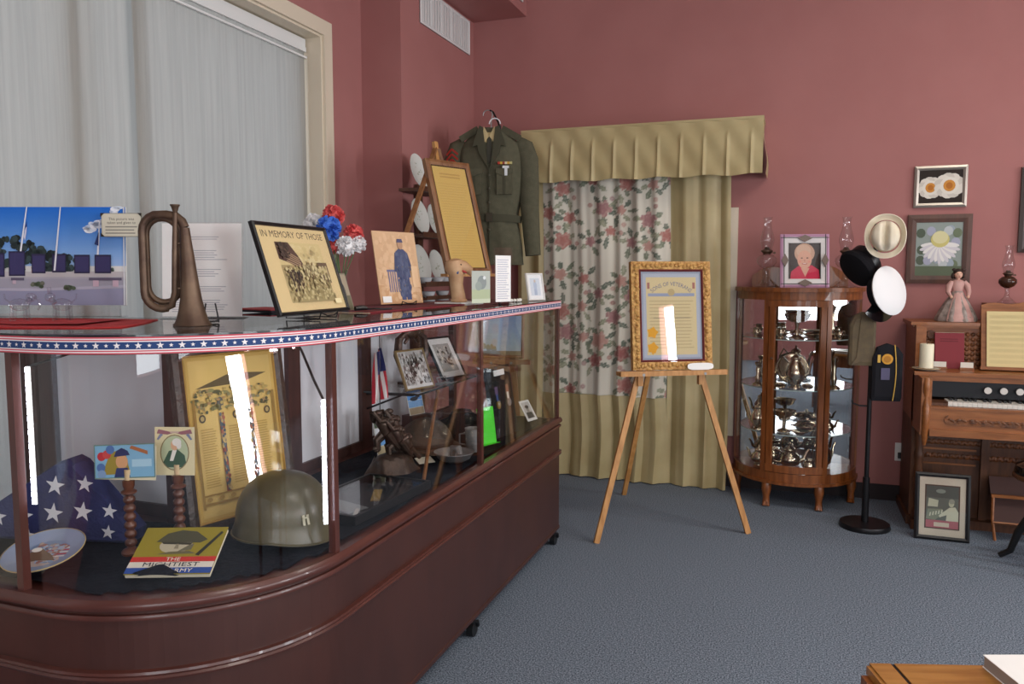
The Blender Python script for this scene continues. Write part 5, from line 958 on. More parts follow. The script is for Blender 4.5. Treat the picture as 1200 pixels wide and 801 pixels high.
for k in range(92):
    per = 2 * (0.455 + 0.59); q = per * k / 92
    if q < 0.455: x, z = -0.2275 + q, 0.026
    elif q < 1.045: x, z = 0.2275 - 0.026, q - 0.455
    elif q < 1.5: x, z = 0.2275 - (q - 1.045), 0.59 - 0.026
    else: x, z = -0.2275 + 0.026, 0.59 - (q - 1.5)
    x = max(-0.2, min(0.2, x)); z = max(0.026, min(0.564, z)); b.sph((x + rr.uniform(-.006, .006), -0.012, z + rr.uniform(-.006, .006)), (0.013, 0.006, 0.011), GOLD, 8, 4, rot=(0, rr.uniform(0, 3), 0))
b.build('scroll_ornament', gf, kind='stuff')
t = T('oval_label', 'small white oval label on the tray of the tripod easel', 'label', (-0.468, 4.335, 0.925), ang, 10)
MB().prism([(0.075 * math.copysign(abs(cos(2 * PI * k / 24)) ** 0.6, cos(2 * PI * k / 24)), 0.019 + 0.019 * math.copysign(abs(sin(2 * PI * k / 24)) ** 0.6, sin(2 * PI * k / 24))) for k in range(24)], 0, 0.002, WHITE, axis='y').build('card', t); MB().bx(-0.05, 0.05, 0.002, 0.012, 0, 0.002, WHITE).build('fold', t)
easel('floor_easel', 'wooden easel standing behind the far end of the display case', (-1.60, 4.24, 0), 12, 0.935, 0.17, 0.16, 0.34, 1.20, 0.3, PINED)
def draw_sky(p, W, Hh):
    for k in range(6): p.rect(0, Hh * (0.12 + k * 0.147), W, Hh * (0.12 + (k + 1) * 0.147), ('#b9cfd9', '#b2cbdb', '#a9c5dc', '#a0bedd', '#98b8dc', '#90b1da')[k])
    p.rect(0, 0, W, Hh * 0.12, '#8d8468'); rr = random.Random(1)
    for k in range(9): p.ell(W * rr.uniform(0.05, 0.45), Hh * rr.uniform(0.1, 0.24), 0.012, 0.02, '#8a8a72', 8)
framed('landscape_picture', 'wood framed pale blue landscape picture on the easel behind the case', 'picture', (-1.635, 4.325, 0.945), 12, 8, 0.29, 0.27, 0.016, PINED, draw_sky, dep=0.016)

# ------------------------------------------------------------------ china cabinet
CX, CYb, CA, CB_ = 0.025, 5.41, 0.378, 0.405
def dcurve(off=0.0, a0=0.0, a1=PI, n=24): return [(CX + (CA + off) * cos(a0 + (a1 - a0) * k / n), CYb - (CB_ + off) * sin(a0 + (a1 - a0) * k / n)) for k in range(n + 1)]
cb = T('china_cabinet', 'bow-front oak china cabinet with curved glass and a mirrored back', 'cabinet', (0, 0, 0))
MB().prism(dcurve(0.012), 0.150, 0.168, OAK).prism(dcurve(0.0), 0.168, 0.222, OAK).build('base', cb)
MB().prism(dcurve(0.002), 1.285, 1.335, OAK).prism(dcurve(0.018), 1.335, 1.360, OAK).build('top', cb)
b = MB(); cr = [(CX - 0.29, 0)] + [(CX - 0.29 + 0.58 * k / 24, 0.085 + 0.055 * sin(PI * k / 24) ** 0.7 - 0.012 * cos(6 * PI * k / 24)) for k in range(25)] + [(CX + 0.29, 0)]
b.prism(cr, 5.385, 5.41, OAK, axis='y'); b.v = [(x, y, z + 1.36) for x, y, z in b.v]; b.build('crest', cb)
def cpost(a, wd, name='stile', z0=0.222, z1=1.285, par=None, dp=0.03):
    x, y = CX + CA * cos(a), CYb - CB_ * sin(a); nx, ny = CB_ * cos(a), -CA * sin(a); L = math.hypot(nx, ny); nx /= L; ny /= L
    M = Matrix.Translation((x - nx * dp / 2, y - ny * dp / 2, 0)) @ Matrix.Rotation(math.atan2(ny, nx) + PI / 2, 4, 'Z')
    return MB(M).bx(-wd / 2, wd / 2, -dp / 2, dp / 2, z0, z1, OAK).build(name, par or cb)
aL, aR = math.acos(-0.185 / CA), math.acos(0.180 / CA)
cpost(0.05, 0.035); cpost(PI - 0.05, 0.035); cpost(aL, 0.030); cpost(aR, 0.030)
def curved(a0, a1, z0, z1, off, m, name, par, th=0.004):
    b = MB(); n = 14; vs = []; fs = []
    for k in range(n + 1):
        a = a0 + (a1 - a0) * k / n
        for o_ in (off, off - th): vs += [(CX + (CA + o_) * cos(a), CYb - (CB_ + o_) * sin(a), z0), (CX + (CA + o_) * cos(a), CYb - (CB_ + o_) * sin(a), z1)]
    for k in range(n): q, r_ = 4 * k, 4 * k + 4; fs += [(q, r_, r_ + 1, q + 1), (q + 2, q + 3, r_ + 3, r_ + 2), (q, q + 2, r_ + 2, r_), (q + 1, r_ + 1, r_ + 3, q + 3)]
    fs += [(0, 1, 3, 2), (4 * n, 4 * n + 2, 4 * n + 3, 4 * n + 1)]
    return b.add(vs, fs, m, True).build(name, par)
curved(0.10, aR - 0.05, 0.222, 1.285, -0.010, GLASS, 'side_glass', cb, 0.003); curved(aL + 0.05, PI - 0.10, 0.222, 1.285, -0.010, GLASS, 'side_glass', cb, 0.003)
dr = curved(aR + 0.045, aL - 0.045, 1.245, 1.283, 0.003, OAK, 'door', cb, 0.022)
curved(aR + 0.045, aL - 0.045, 0.226, 0.270, 0.003, OAK, 'door_rail', dr, 0.022)
cpost(aR + 0.10, 0.034, 'door_stile', 0.226, 1.283, dr, 0.022); cpost(aL - 0.10, 0.034, 'door_stile', 0.226, 1.283, dr, 0.022)
curved(aR + 0.15, aL - 0.15, 0.27, 1.245, -0.006, GLASS, 'door_glass', dr, 0.003)
x, y = CX + CA * cos(aL - 0.10), CYb - CB_ * sin(aL - 0.10); MB().sph((x + 0.004, y - 0.012, 0.93), 0.008, BRASS, 10, 6).build('knob', dr)
MB().bx(CX - 0.34, CX + 0.34, CYb - 0.006, CYb - 0.003, 0.222, 1.285, MIRROR).build('mirror_back', cb); MB().bx(CX - CA, CX + CA, CYb - 0.003, CYb + 0.012, 0.17, 1.335, ORGAND).build('back_panel', cb)
for z in (0.456, 0.736, 1.044): MB().prism(dcurve(-0.03), z - 0.006, z, GLASS, side=C('#9fb0ac', 0.2)).build('glass_shelf', cb)
for a in (0.25, PI - 0.25, aR + 0.06, aL - 0.06):
    x, y = CX + (CA - 0.02) * cos(a), CYb - (CB_ - 0.02) * sin(a); ft = MB().tube([(x, y, 0.15), (x, y - 0.012, 0.11), (x, y - 0.004, 0.06), (x, y - 0.008, 0.02), (x, y - 0.014, 0.0)], [0.028, 0.030, 0.020, 0.022, 0.024], OAK, 10).build('foot', cb)
    b = MB()
    for k in (-1, 0, 1): b.tube([(x + 0.010 * k, y - 0.026, 0.03), (x + 0.011 * k, y - 0.040, 0.008)], [0.007, 0.006], OAK, 6)
    b.build('claw', ft)
# silver inside the cabinet
def lath(t, name, prof, n=22, **k): return MB().lathe(prof, SILVER, n=n, **k).build(name, t)
def pot(loc, rotz, label, s=1.0, tall=1.0):
    t = T('silver_teapot' if tall < 1.4 else 'silver_coffee_pot', label, 'teapot', loc, rotz); h = 0.11 * s * tall; r_ = 0.06 * s
    lath(t, 'body', [(0, 0.0), (r_ * 0.62, 0), (r_ * 0.6, 0.006), (r_ * 0.42, 0.014 * s), (r_ * 0.9, h * 0.3), (r_, h * 0.48), (r_ * 0.86, h * 0.72), (r_ * 0.5, h * 0.92), (r_ * 0.55, h)], flute=0.03, nf=10)
    ld = lath(t, 'lid', [(r_ * 0.56, h), (r_ * 0.48, h + 0.012 * s), (r_ * 0.15, h + 0.024 * s), (r_ * 0.1, h + 0.03 * s)]); MB().sph((0, 0, h + 0.036 * s), 0.008 * s, SILVER, 10, 6).build('finial', ld)
    MB().tube([(-r_ * 0.85, 0, h * 0.4), (-r_ * 1.35, 0, h * 0.5), (-r_ * 1.6, 0, h * 0.85), (-r_ * 1.9, 0, h * 1.02)], [0.016 * s, 0.012 * s, 0.008 * s, 0.007 * s], SILVER, 8).build('spout', t)
    MB().tube([(r_ * 0.75, 0, h * 0.85), (r_ * 1.4, 0, h * 1.08), (r_ * 1.85, 0, h * 0.8), (r_ * 1.5, 0, h * 0.42), (r_ * 0.85, 0, h * 0.35)], 0.006 * s, SILVER, 8).build('handle', t); return t
def compote(loc, label, s=1.0):
    t = T('silver_compote', label, 'compote', loc, 20); lath(t, 'stem', [(0, 0), (0.04 * s, 0), (0.036 * s, 0.008), (0.010 * s, 0.02 * s), (0.008 * s, 0.06 * s), (0.014 * s, 0.08 * s)]); lath(t, 'bowl', [(0.0, 0.082 * s), (0.03 * s, 0.085 * s), (0.055 * s, 0.10 * s), (0.065 * s, 0.125 * s), (0.070 * s, 0.128 * s), (0.06 * s, 0.122 * s), (0.05 * s, 0.104 * s), (0, 0.09 * s)], flute=0.03, nf=12)
def cstick(loc, label, h=0.22):
    t = T('silver_candlestick', label, 'candlestick', loc); lath(t, 'stem', [(0, 0), (0.038, 0), (0.034, 0.01), (0.012, 0.025), (0.018, h * 0.3), (0.009, h * 0.45), (0.014, h * 0.7), (0.009, h * 0.8), (0.018, h * 0.9)]); lath(t, 'socket', [(0.018, h * 0.9), (0.02, h * 0.97), (0.014, h), (0.010, h * 0.94)])
def creamer(loc, rotz, label, s=1.0):
    t = T('silver_creamer', label, 'creamer', loc, rotz); lath(t, 'body', [(0, 0), (0.024 * s, 0), (0.02 * s, 0.01 * s), (0.034 * s, 0.03 * s), (0.036 * s, 0.048 * s), (0.026 * s, 0.07 * s), (0.032 * s, 0.085 * s), (0.029 * s, 0.085 * s), (0.02 * s, 0.06 * s)]); MB().tube([(0.026 * s, 0, 0.07 * s), (0.056 * s, 0, 0.076 * s), (0.058 * s, 0, 0.04 * s), (0.034 * s, 0, 0.03 * s)], 0.004 * s, SILVER, 6).build('handle', t)
def dish(loc, label, s=1.0, lid=False):
    t = T('silver_dish', label, 'dish', loc, 15); lath(t, 'dish', [(0, 0.004), (0.03 * s, 0.0), (0.04 * s, 0.006), (0.07 * s, 0.03 * s), (0.085 * s, 0.036 * s), (0.084 * s, 0.04 * s), (0.064 * s, 0.032 * s), (0.0, 0.012)], sx=1.15)
    for s_ in (-1, 1): MB().tube([(s_ * 0.095 * s, -0.015, 0.037 * s), (s_ * 0.118 * s, 0, 0.045 * s), (s_ * 0.095 * s, 0.015, 0.037 * s)], 0.004 * s, SILVER, 6).build('handle', t)
    if lid: lath(t, 'lid', [(0.08 * s, 0.04 * s), (0.06 * s, 0.066 * s), (0.012 * s, 0.08 * s), (0.010 * s, 0.095 * s), (0, 0.098 * s)], sx=1.15)
def cdisc(loc, label, r_=0.07, lean=70):
    t = T('silver_tray', label, 'tray', loc, 10); A = Matrix.Translation((0, 0, r_ * sin(R(lean)) + 0.003)) @ Matrix.Rotation(R(lean), 4, 'X'); MB(A).lathe([(0, 0.002), (r_ * 0.8, 0.002), (r_ * 0.9, 0.006), (r_, 0.007), (r_, 0.004), (r_ * 0.8, -0.001), (0, -0.001)], SILVER, n=28).build('tray', t); MB(A).lathe([(r_ * 0.99, 0.004), (r_ * 1.03, 0.006), (r_ * 0.99, 0.009)], SILVER, n=28, flute=0.02, nf=20).build('rim', t)
z1, z2, z3, z4 = 0.2225, 0.4565, 0.7365, 1.0445
compote((0.02, 5.17, z4), 'tall silver compote on the top shelf of the china cabinet', 1.2); creamer((-0.075, 5.16, z4), 200, 'small silver creamer left of the tall compote on the top shelf', 0.8); dish((0.115, 5.23, z4), 'oval silver dish on the top shelf beside the compote', 0.7); dish((-0.075, 5.28, z4), 'round silver dish behind the creamer on the top shelf', 0.6)
creamer((-0.22, 5.21, z4), 160, 'low silver cream jug at the window side of the top shelf', 0.7); creamer((0.265, 5.22, z4), 30, 'low silver cream jug near the hats on the top shelf', 0.65); cstick((0.228, 5.28, z4), 'slim tall silver candlestick on the top shelf of the cabinet', 0.2)
pot((0.02, 5.16, z3), 190, 'tall fluted silver coffee pot in the middle of the second shelf', 0.95, 1.75); cdisc((0.0, 5.335, z3), 'round silver tray leaning on the mirror behind the coffee pot', 0.10); cdisc((0.09, 5.10, z3), 'small silver saucer tilted beside the coffee pot', 0.034, 20); cdisc((-0.07, 5.10, z3), 'small silver saucer tilted on the door side of the second shelf', 0.034, 20)
cstick((-0.205, 5.19, z3), 'silver candlestick at the curtain side of the second shelf', 0.15); cstick((0.245, 5.19, z3), 'silver candlestick behind the curved glass by the hat stand', 0.2); compote((-0.14, 5.26, z3), 'small silver compote at the mirror on the second shelf', 0.8)
pot((-0.195, 5.19, z2), -30, 'tall silver coffee pot with long spout on the third shelf', 0.8, 1.6); compote((-0.04, 5.17, z2), 'wide silver compote on the third shelf', 1.05); dish((0.055, 5.09, z2), 'low silver dish in front on the third shelf', 0.62); dish((0.10, 5.24, z2), 'covered silver dish on the third shelf of the cabinet', 0.85, True); pot((0.215, 5.20, z2), 215, 'small silver teapot on the third shelf by the hat stand', 0.7)
pot((-0.185, 5.21, z1), -35, 'silver teapot on the cabinet floor by the curtain', 0.85); pot((0.0, 5.16, z1), 200, 'large round silver teapot on the middle of the cabinet floor', 1.1); creamer((0.115, 5.075, z1), 20, 'silver cream jug beside the large teapot', 1.0); pot((0.20, 5.22, z1), 225, 'tall silver pitcher pot on the cabinet floor by the hat stand', 0.85, 1.7); creamer((-0.10, 5.27, z1), 150, 'silver sugar pot behind the large teapot', 1.2)
# oil lamps and portrait on the cabinet
def oil_lamp(loc, label, gm, s=1.0, fontm=None):
    t = T('oil_lamp', label, 'oil lamp', loc)
    MB().lathe([(0, 0.004), (0.062 * s, 0.0), (0.063 * s, 0.008 * s), (0.045 * s, 0.022 * s), (0.020 * s, 0.05 * s), (0.014 * s, 0.085 * s), (0.018 * s, 0.115 * s)], gm, n=20, flute=0.03, nf=8).build('foot', t)
    MB().lathe([(0.018 * s, 0.115 * s), (0.045 * s, 0.130 * s), (0.062 * s, 0.155 * s), (0.060 * s, 0.180 * s), (0.040 * s, 0.200 * s), (0.022 * s, 0.206 * s)], fontm or gm, n=22).build('oil_font', t)
    bn = MB().lathe([(0.022 * s, 0.206 * s), (0.026 * s, 0.214 * s), (0.036 * s, 0.222 * s), (0.036 * s, 0.228 * s), (0.02 * s, 0.235 * s), (0.012 * s, 0.25 * s)], BRASS, n=18).build('burner', t); MB().tube([(0.024 * s, 0, 0.214 * s), (0.045 * s, 0, 0.214 * s)], 0.002, BRASS, 6).cyl((0.045 * s, -0.006, 0.214 * s), (0.045 * s, 0.006, 0.214 * s), 0.008 * s, BRASS, n=10).build('wick_knob', bn)
    MB().lathe([(0.031 * s, 0.228 * s), (0.034 * s, 0.25 * s), (0.044 * s, 0.285 * s), (0.042 * s, 0.31 * s), (0.028 * s, 0.36 * s), (0.022 * s, 0.40 * s), (0.025 * s, 0.425 * s), (0.031 * s, 0.437 * s)], gm, n=22).build('chimney', t)
oil_lamp((-0.172, 5.22, 1.361), 'clear glass oil lamp on the curtain side of the lady portrait', GLASSD); oil_lamp((0.287, 5.22, 1.361), 'clear glass oil lamp on the hat-stand side of the lady portrait', GLASSD, 0.98)
def draw_lady(p, W, Hh):
    p.rect(0, 0, W, Hh, '#3c3230'); p.pol([(W * 0.04, 0), (W * 0.06, Hh * 0.2), (W * 0.30, Hh * 0.36), (W * 0.74, Hh * 0.38), (W * 0.96, Hh * 0.25), (W, 0)], '#c93350'); p.pol([(W * 0.38, Hh * 0.3), (W * 0.52, Hh * 0.06), (W * 0.66, Hh * 0.3)], '#d6a48c')
    p.ell(W * 0.5, Hh * 0.72, W * 0.33, Hh * 0.27, '#c7a088', 22); p.ell(W * 0.47, Hh * 0.78, W * 0.24, Hh * 0.18, '#d2b098', 18); p.ell(W * 0.5, Hh * 0.54, W * 0.235, Hh * 0.255, '#d8a68e', 22)
    for s_ in (-1, 1): p.ell(W * (0.5 + s_ * 0.09), Hh * 0.58, W * 0.035, Hh * 0.018, '#6d4a40', 10); p.ell(W * (0.5 + s_ * 0.15), Hh * 0.48, W * 0.05, Hh * 0.035, '#dd9684', 10)
    p.ell(W * 0.5, Hh * 0.51, W * 0.03, Hh * 0.035, '#c98f7a', 10); p.ell(W * 0.5, Hh * 0.42, W * 0.09, Hh * 0.022, '#b9605c', 12); p.ell(W * 0.5, Hh * 0.427, W * 0.06, Hh * 0.010, '#e9dcd2', 10)
lf = framed('portrait_photograph', 'portrait of a smiling person in red in a pink and white stained-glass frame', 'picture', (0.055, 5.13, 1.361), 12, 8, 0.285, 0.325, 0.052, C('#d8d4d2', 0.3), draw_lady, dep=0.016)
PKG = C('#b58aa4', 0.25); frame_bars(MB(), 0.289, 0.329, 0.022, 0.012, PKG, front=0.0135, z0=-0.002).build('pink_border', lf)
LEAD = C('#3a3534', 0.4); b = MB()
for k in (-1, 1): b.bx(k * 0.122 - 0.002, k * 0.122 + 0.002, -0.0145, -0.008, 0, 0.325, LEAD); b.bx(k * 0.0915 - 0.002, k * 0.0915 + 0.002, -0.0125, -0.006, 0.052, 0.273, LEAD); b.bx(-0.142, 0.142, -0.0145, -0.008, 0.1625 + k * 0.142 - 0.002, 0.1625 + k * 0.142 + 0.002, LEAD)
b.build('lead_lines', lf)
for x, z, a in ((0, 0.30, 0), (0, 0.026, 0), (-0.118, 0.165, 1), (0.118, 0.165, 1)):
    w_, h_ = ((0.042, 0.022), (0.021, 0.04))[a]; MB().prism([(x - w_, z), (x, z - h_), (x + w_, z), (x, z + h_)], -0.021, -0.011, C('#7d6f66', 0.2), axis='y').build('diamond', lf)
# ------------------------------------------------------------------ hat stand and hats
HX, HY = 0.416, 4.81
hs = T('hat_stand', 'black metal hat stand with a round base beside the china cabinet', 'hat stand', (HX, HY, 0))
MB().lathe([(0, 0), (0.135, 0), (0.138, 0.008), (0.132, 0.028), (0.02, 0.034), (0, 0.034)], BLACKM, n=36).build('base', hs)
MB().cyl((0, 0, 0.034), (0, 0, 0.29), 0.019, BLACKM).build('sleeve', hs); MB().cyl((0, 0, 0.29), (0, 0, 1.72), 0.0125, BLACKM).build('pole', hs)
for a, z, L in ((PI, 0.70, 0.085), (-0.6, 0.98, 0.08), (PI * 0.95, 1.14, 0.08), (-0.7, 1.40, 0.09), (-2.2, 1.56, 0.09), (-1.2, 1.66, 0.09)):
    MB().tube([(0, 0, z), (L * 0.6 * cos(a), L * 0.6 * sin(a), z), (L * cos(a), L * sin(a), z + 0.012), (L * 1.08 * cos(a), L * 1.08 * sin(a), z + 0.03)], 0.005, BLACKM, 6).build('hook', hs)
CRM = mat('cream_felt', '#e6dcc6', 0.85, c2='#dacfb6', scale=10)
def orient(loc, axis, up=(0, 0, 1)):
    z = Vector(axis).normalized(); x = Vector(up).cross(z).normalized(); y = z.cross(x); M = Matrix((x, y, z)).transposed().to_4x4(); return Matrix.Translation(loc) @ M
# cream hat: crown pointing at the viewer, creased
t = T('cream_hat', 'cream felt hat with a creased crown hung at the top of the hat stand', 'hat', (HX + 0.035, HY - 0.12, 1.645))
A = orient((0, 0, 0), (-0.12, -1, 0.12)); b = MB(A)
def brim(u, v): a = 2 * PI * u; r_ = 0.080 + 0.026 * v; e = 1.0 + 0.12 * abs(sin(a)) + 0.05 * sin(2 * a) ** 2; return (r_ * cos(a) * (0.95 + 0.05 * sin(2 * a) ** 2), r_ * sin(a) * e, 0.012 * v * v + 0.016 * v * abs(cos(a)) ** 3)
b.grid(brim, 36, 5, CRM); b.build('brim', t); b = MB(A)
def crown(u, v):
    a = 2 * PI * u; h = 0.085 * sin(v * PI / 2) ** 0.7; r_ = 0.078 * cos(v * PI / 2) ** 0.55 if v < 1 else 0.0
    x, y = r_ * cos(a) * 0.92, r_ * sin(a) * 1.05; pinch = 0.036 * math.exp(-(x / 0.016) ** 2) * (1 if v > 0.4 else v / 0.4) + 0.012 * math.exp(-((abs(x) - 0.042) / 0.018) ** 2) * max(0, v - 0.3); return (x, y, h - pinch)
b.grid(crown, 40, 18, CRM); b.build('crown', t)
MB(A).tube([brim(k / 36, 1.0) for k in range(36)], 0.003, C('#e6ddc8'), 6, closed=True).build('brim_edge', t)
MB(A).lathe([(0.0775, 0.004), (0.079, 0.010), (0.0765, 0.016)], C('#bfae8e'), n=30, sx=0.95, sy=1.06).build('hat_band', t)
# black hat
t = T('black_hat', 'black uniform cap with a gold button behind the cream hat', 'hat', (HX - 0.066, HY - 0.02, 1.50))
A = orient((0, 0, 0), (-0.6, -0.5, -0.55)); BLW = mat('black_wool', '#141418', 0.9, spec=0.2)
MB(A).lathe([(0.0, 0.075), (0.07, 0.075), (0.098, 0.062), (0.105, 0.045), (0.095, 0.02), (0.085, 0.0), (0.083, -0.045), (0.08, -0.045), (0.0, 0.02)], BLW, n=30, sx=1.0, sy=1.12).build('crown', t)
MB(A).lathe([(0.0865, -0.042), (0.088, -0.02), (0.0865, 0.0)], C('#0d0d10', 0.35), n=30, sx=1.0, sy=1.12).build('band', t)
MB(A).lathe([(0.086, -0.042), (0.145, -0.058), (0.147, -0.055), (0.088, -0.038)], C('#0d0d10', 0.15), n=16, a0=-2.2, a1=-0.9).build('visor', t)
MB().sph((0.082, -0.075, 0.072), 0.008, mat('medal_gold', '#b5954a', 0.35, metal=0.8), 10, 6).build('button', t)
# white peaked cap
t = T('peaked_hat', 'white-topped peaked cap with a black band on the hat stand', 'hat', (HX + 0.055, HY - 0.085, 1.35))
A = orient((0, 0, 0), (0.72, -0.66, 0.20))
MB(A).lathe([(0.0, 0.034), (0.06, 0.034), (0.128, 0.026), (0.136, 0.020), (0.130, 0.010), (0.098, -0.012), (0.094, -0.012)], C('#e4e4e4', 0.6), n=36).build('crown', t)
MB(A).lathe([(0.096, -0.010), (0.097, -0.05), (0.092, -0.05), (0.090, -0.012)], BLW, n=32).build('band', t)
MB(A).lathe([(0.095, -0.046), (0.160, -0.062), (0.162, -0.058), (0.097, -0.040)], C('#0b0b0e', 0.12), n=18, a0=-2.4, a1=-0.75).build('visor', t)
# garrison caps
def side_cap(name, label, loc, rotz, m, W, Hh, extra=None):
    t = T(name, label, 'cap', loc, rotz); o = [(-W / 2, 0.01), (-W * 0.46, 0), (W * 0.46, 0), (W / 2, 0.02), (W / 2, Hh * 0.82), (W * 0.30, Hh * 0.95), (0, Hh), (-W * 0.34, Hh * 0.93), (-W / 2, Hh * 0.75)]
    b = MB(); n = len(o); b.add([(x, -0.018, z) for x, z in o] + [(x * 0.8, -0.026, Hh / 2 + (z - Hh / 2) * 0.85) for x, z in o] + [(x, 0.018, z) for x, z in o], [tuple(range(n, 2 * n)), tuple(range(2 * n, 3 * n))[::-1]] + [(i, (i + 1) % n, n + (i + 1) % n, n + i) for i in range(n)] + [(i, 2 * n + i, 2 * n + (i + 1) % n, (i + 1) % n) for i in range(n)], m); b.build('cap_body', t); return t
KH = mat('khaki_wool', '#574b3a', 0.9, c2='#63563f', scale=30)
t = side_cap('khaki_cap', 'brown wool garrison cap hanging from a hook below the peaked cap', (HX - 0.055, HY - 0.044, 0.935), 8, KH, 0.135, 0.30); MB().prism([(-0.06, 0.0), (0.0, 0.03), (0.02, 0.29), (-0.012, 0.292), (-0.03, 0.05)], -0.030, -0.022, KH, axis='y').build('turn_up', t)
t = side_cap('veteran_cap', 'black veteran cap with gold piping and a round gold badge on the hat stand', (HX + 0.076, HY - 0.044, 0.742), 8, C('#15151b', 0.9), 0.155, 0.32)
MB().tube([(0.03 + 0.012 * sin(PI * k / 8), -0.029, 0.005 + 0.31 * k / 8) for k in range(9)], 0.003, C('#c9a24a', 0.4), 6).build('piping', t)
MB().cyl((-0.005, -0.031, 0.235), (-0.005, -0.026, 0.235), 0.029, C('#c88f2c', 0.4), n=22).cyl((-0.005, -0.033, 0.235), (-0.005, -0.031, 0.235), 0.018, C('#a8701c', 0.4), n=18).build('badge', t)
MB().bx(-0.055, -0.040, -0.030, -0.024, 0.215, 0.258, C('#c9a24a', 0.4)).build('bar_pin', t); MB().bx(-0.035, 0.01, -0.030, -0.024, 0.12, 0.185, C('#53506a')).build('cloth_patch', t)

# ------------------------------------------------------------------ pictures on the back wall
def draw_eggs(p, W, Hh):
    p.rect(0, 0, W, Hh, '#2a211c')
    for x, z, r_ in ((0.27, 0.47, 0.36), (0.70, 0.52, 0.42)):
        for k in range(11): a = 2 * PI * k / 11; p.ell(W * x + Hh * r_ * 0.62 * cos(a), Hh * z + Hh * r_ * 0.62 * sin(a), Hh * r_ * 0.40, Hh * r_ * 0.32, ('#d8d3c8', '#c9c3b8')[k % 2], 10)
        p.ell(W * x, Hh * z, Hh * r_ * 0.62, Hh * r_ * 0.62, '#ddd8cc', 16); p.ell(W * x, Hh * z, Hh * r_ * 0.40, Hh * r_ * 0.42, '#c88a3c', 14); p.ell(W * x, Hh * z, Hh * r_ * 0.22, Hh * r_ * 0.24, '#b06c28', 12)
framed('flower_picture', 'small silver-framed picture of two white flowers with orange centres', 'picture', (0.816, YB - 0.012, 1.848), 0, 0, 0.288, 0.250, 0.026, mat('silver_frame', '#9c948a', 0.3, metal=0.7), draw_eggs, dep=0.022, pane=False)
def draw_daisy(p, W, Hh):
    p.rect(0, 0, W, Hh, '#8f9a94'); rr = random.Random(5)
    for k in range(16): p.ell(W * rr.uniform(0.1, 0.9), Hh * rr.uniform(0.12, 0.9), W * 0.10, Hh * 0.09, ('#6c7860', '#9aa5b0', '#b9bfc0', '#545f50', '#a3a6b8')[k % 5], 10)
    p.rect(0, 0, W, Hh * 0.18, '#5f6a55')
    for k in range(15): a = PI + PI * (k + 0.5) / 15; L = W * (0.40 + 0.04 * (k % 2)); c = (W * 0.52 + L * 0.55 * cos(a), Hh * 0.60 + L * 0.62 * sin(a)); p.ell(c[0], c[1], L * 0.50, W * 0.055, ('#e2e0dc', '#cfccd0')[k % 2], 12, rot=a)
    p.ell(W * 0.52, Hh * 0.68, W * 0.20, Hh * 0.15, '#c9c07a', 18); p.ell(W * 0.52, Hh * 0.72, W * 0.17, Hh * 0.12, '#d6d0a0', 16)
framed('daisy_picture', 'brown wooden frame with a drooping white daisy photograph', 'picture', (0.822, YB - 0.014, 1.385), 0, 0, 0.350, 0.420, 0.048, mat('walnut_frame', '#4b3026', 0.45, c2='#5a3a2c', scale=8, stretch=(5, 5, 1)), draw_daisy, dep=0.026, pane=False)
def draw_dark(p, W, Hh): p.rect(0, 0, W, Hh, '#6b5a4a'); p.ell(W * 0.5, Hh * 0.55, W * 0.25, Hh * 0.3, '#8a7762')
framed('dark_picture', 'dark framed picture on the wall above the oil lamp on the organ', 'picture', (1.46, YB - 0.012, 1.57), 0, 0, 0.44, 0.50, 0.04, mat('dark_oak_frame', '#33241c', 0.4), draw_dark, dep=0.024)

# ------------------------------------------------------------------ pump organ
OX0, OX1 = 0.66, 1.92
og = T('pump_organ', 'carved oak pump organ with a keyboard and stop knobs against the mauve wall', 'organ', (0, 0, 0))
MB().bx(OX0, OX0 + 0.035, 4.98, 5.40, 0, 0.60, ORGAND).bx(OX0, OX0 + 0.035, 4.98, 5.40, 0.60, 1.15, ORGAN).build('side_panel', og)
MB().bx(OX1 - 0.035, OX1, 4.98, 5.40, 0, 1.15, ORGAND).build('side_panel', og)
MB().bx(OX0 + 0.035, OX1 - 0.035, 5.37, 5.40, 0.02, 1.15, ORGAND).build('back_panel', og)
for x0, x1 in ((OX0 - 0.02, 0.99), (1.61, OX1 + 0.02)): MB().bx(x0, x1, 5.04, 5.42, 1.15, 1.168, ORGAN).bx(x0 + 0.01, x1 - 0.005, 5.05, 5.41, 1.135, 1.15, ORGAN).build('top_board', og)
MB().bx(0.99, 1.61, 5.12, 5.42, 1.135, 1.168, ORGAN).build('top_board', og)
lp = MB().bx(OX0 + 0.035, OX1 - 0.035, 5.03, 5.05, 0.05, 0.585, ORGAND).build('lower_panel', og)
for zc, h_ in ((0.48, 0.055), (0.40, 0.055)):
    b = MB(); x = OX0 + 0.09
    while x < OX1 - 0.10: b.sph((x, 5.03, zc), (0.012, 0.006, h_ * 0.34), OAKD, 8, 5, rot=(0, 0.6, 0)); b.sph((x + 0.014, 5.03, zc), (0.012, 0.006, h_ * 0.30), OAKD, 8, 5, rot=(0, -0.6, 0)); x += 0.030
    b.build('carved_band', lp, kind='stuff')
MB().bx(OX0 + 0.07, 1.0, 5.022, 5.03, 0.435, 0.447, ORGAN).bx(OX0 + 0.07, 1.0, 5.022, 5.03, 0.52, 0.53, ORGAN).bx(OX0 + 0.07, 1.0, 5.022, 5.03, 0.35, 0.36, ORGAN).build('panel_moulding', lp)
for x in (1.02, 1.52): MB().bx(x, x + 0.04, 5.00, 5.04, 0.05, 0.585, ORGAND).build('kneeboard_stile', og)
MB().bx(OX0 - 0.015, OX1 + 0.015, 4.96, 5.41, 0.0, 0.05, ORGAND).build('plinth', og)
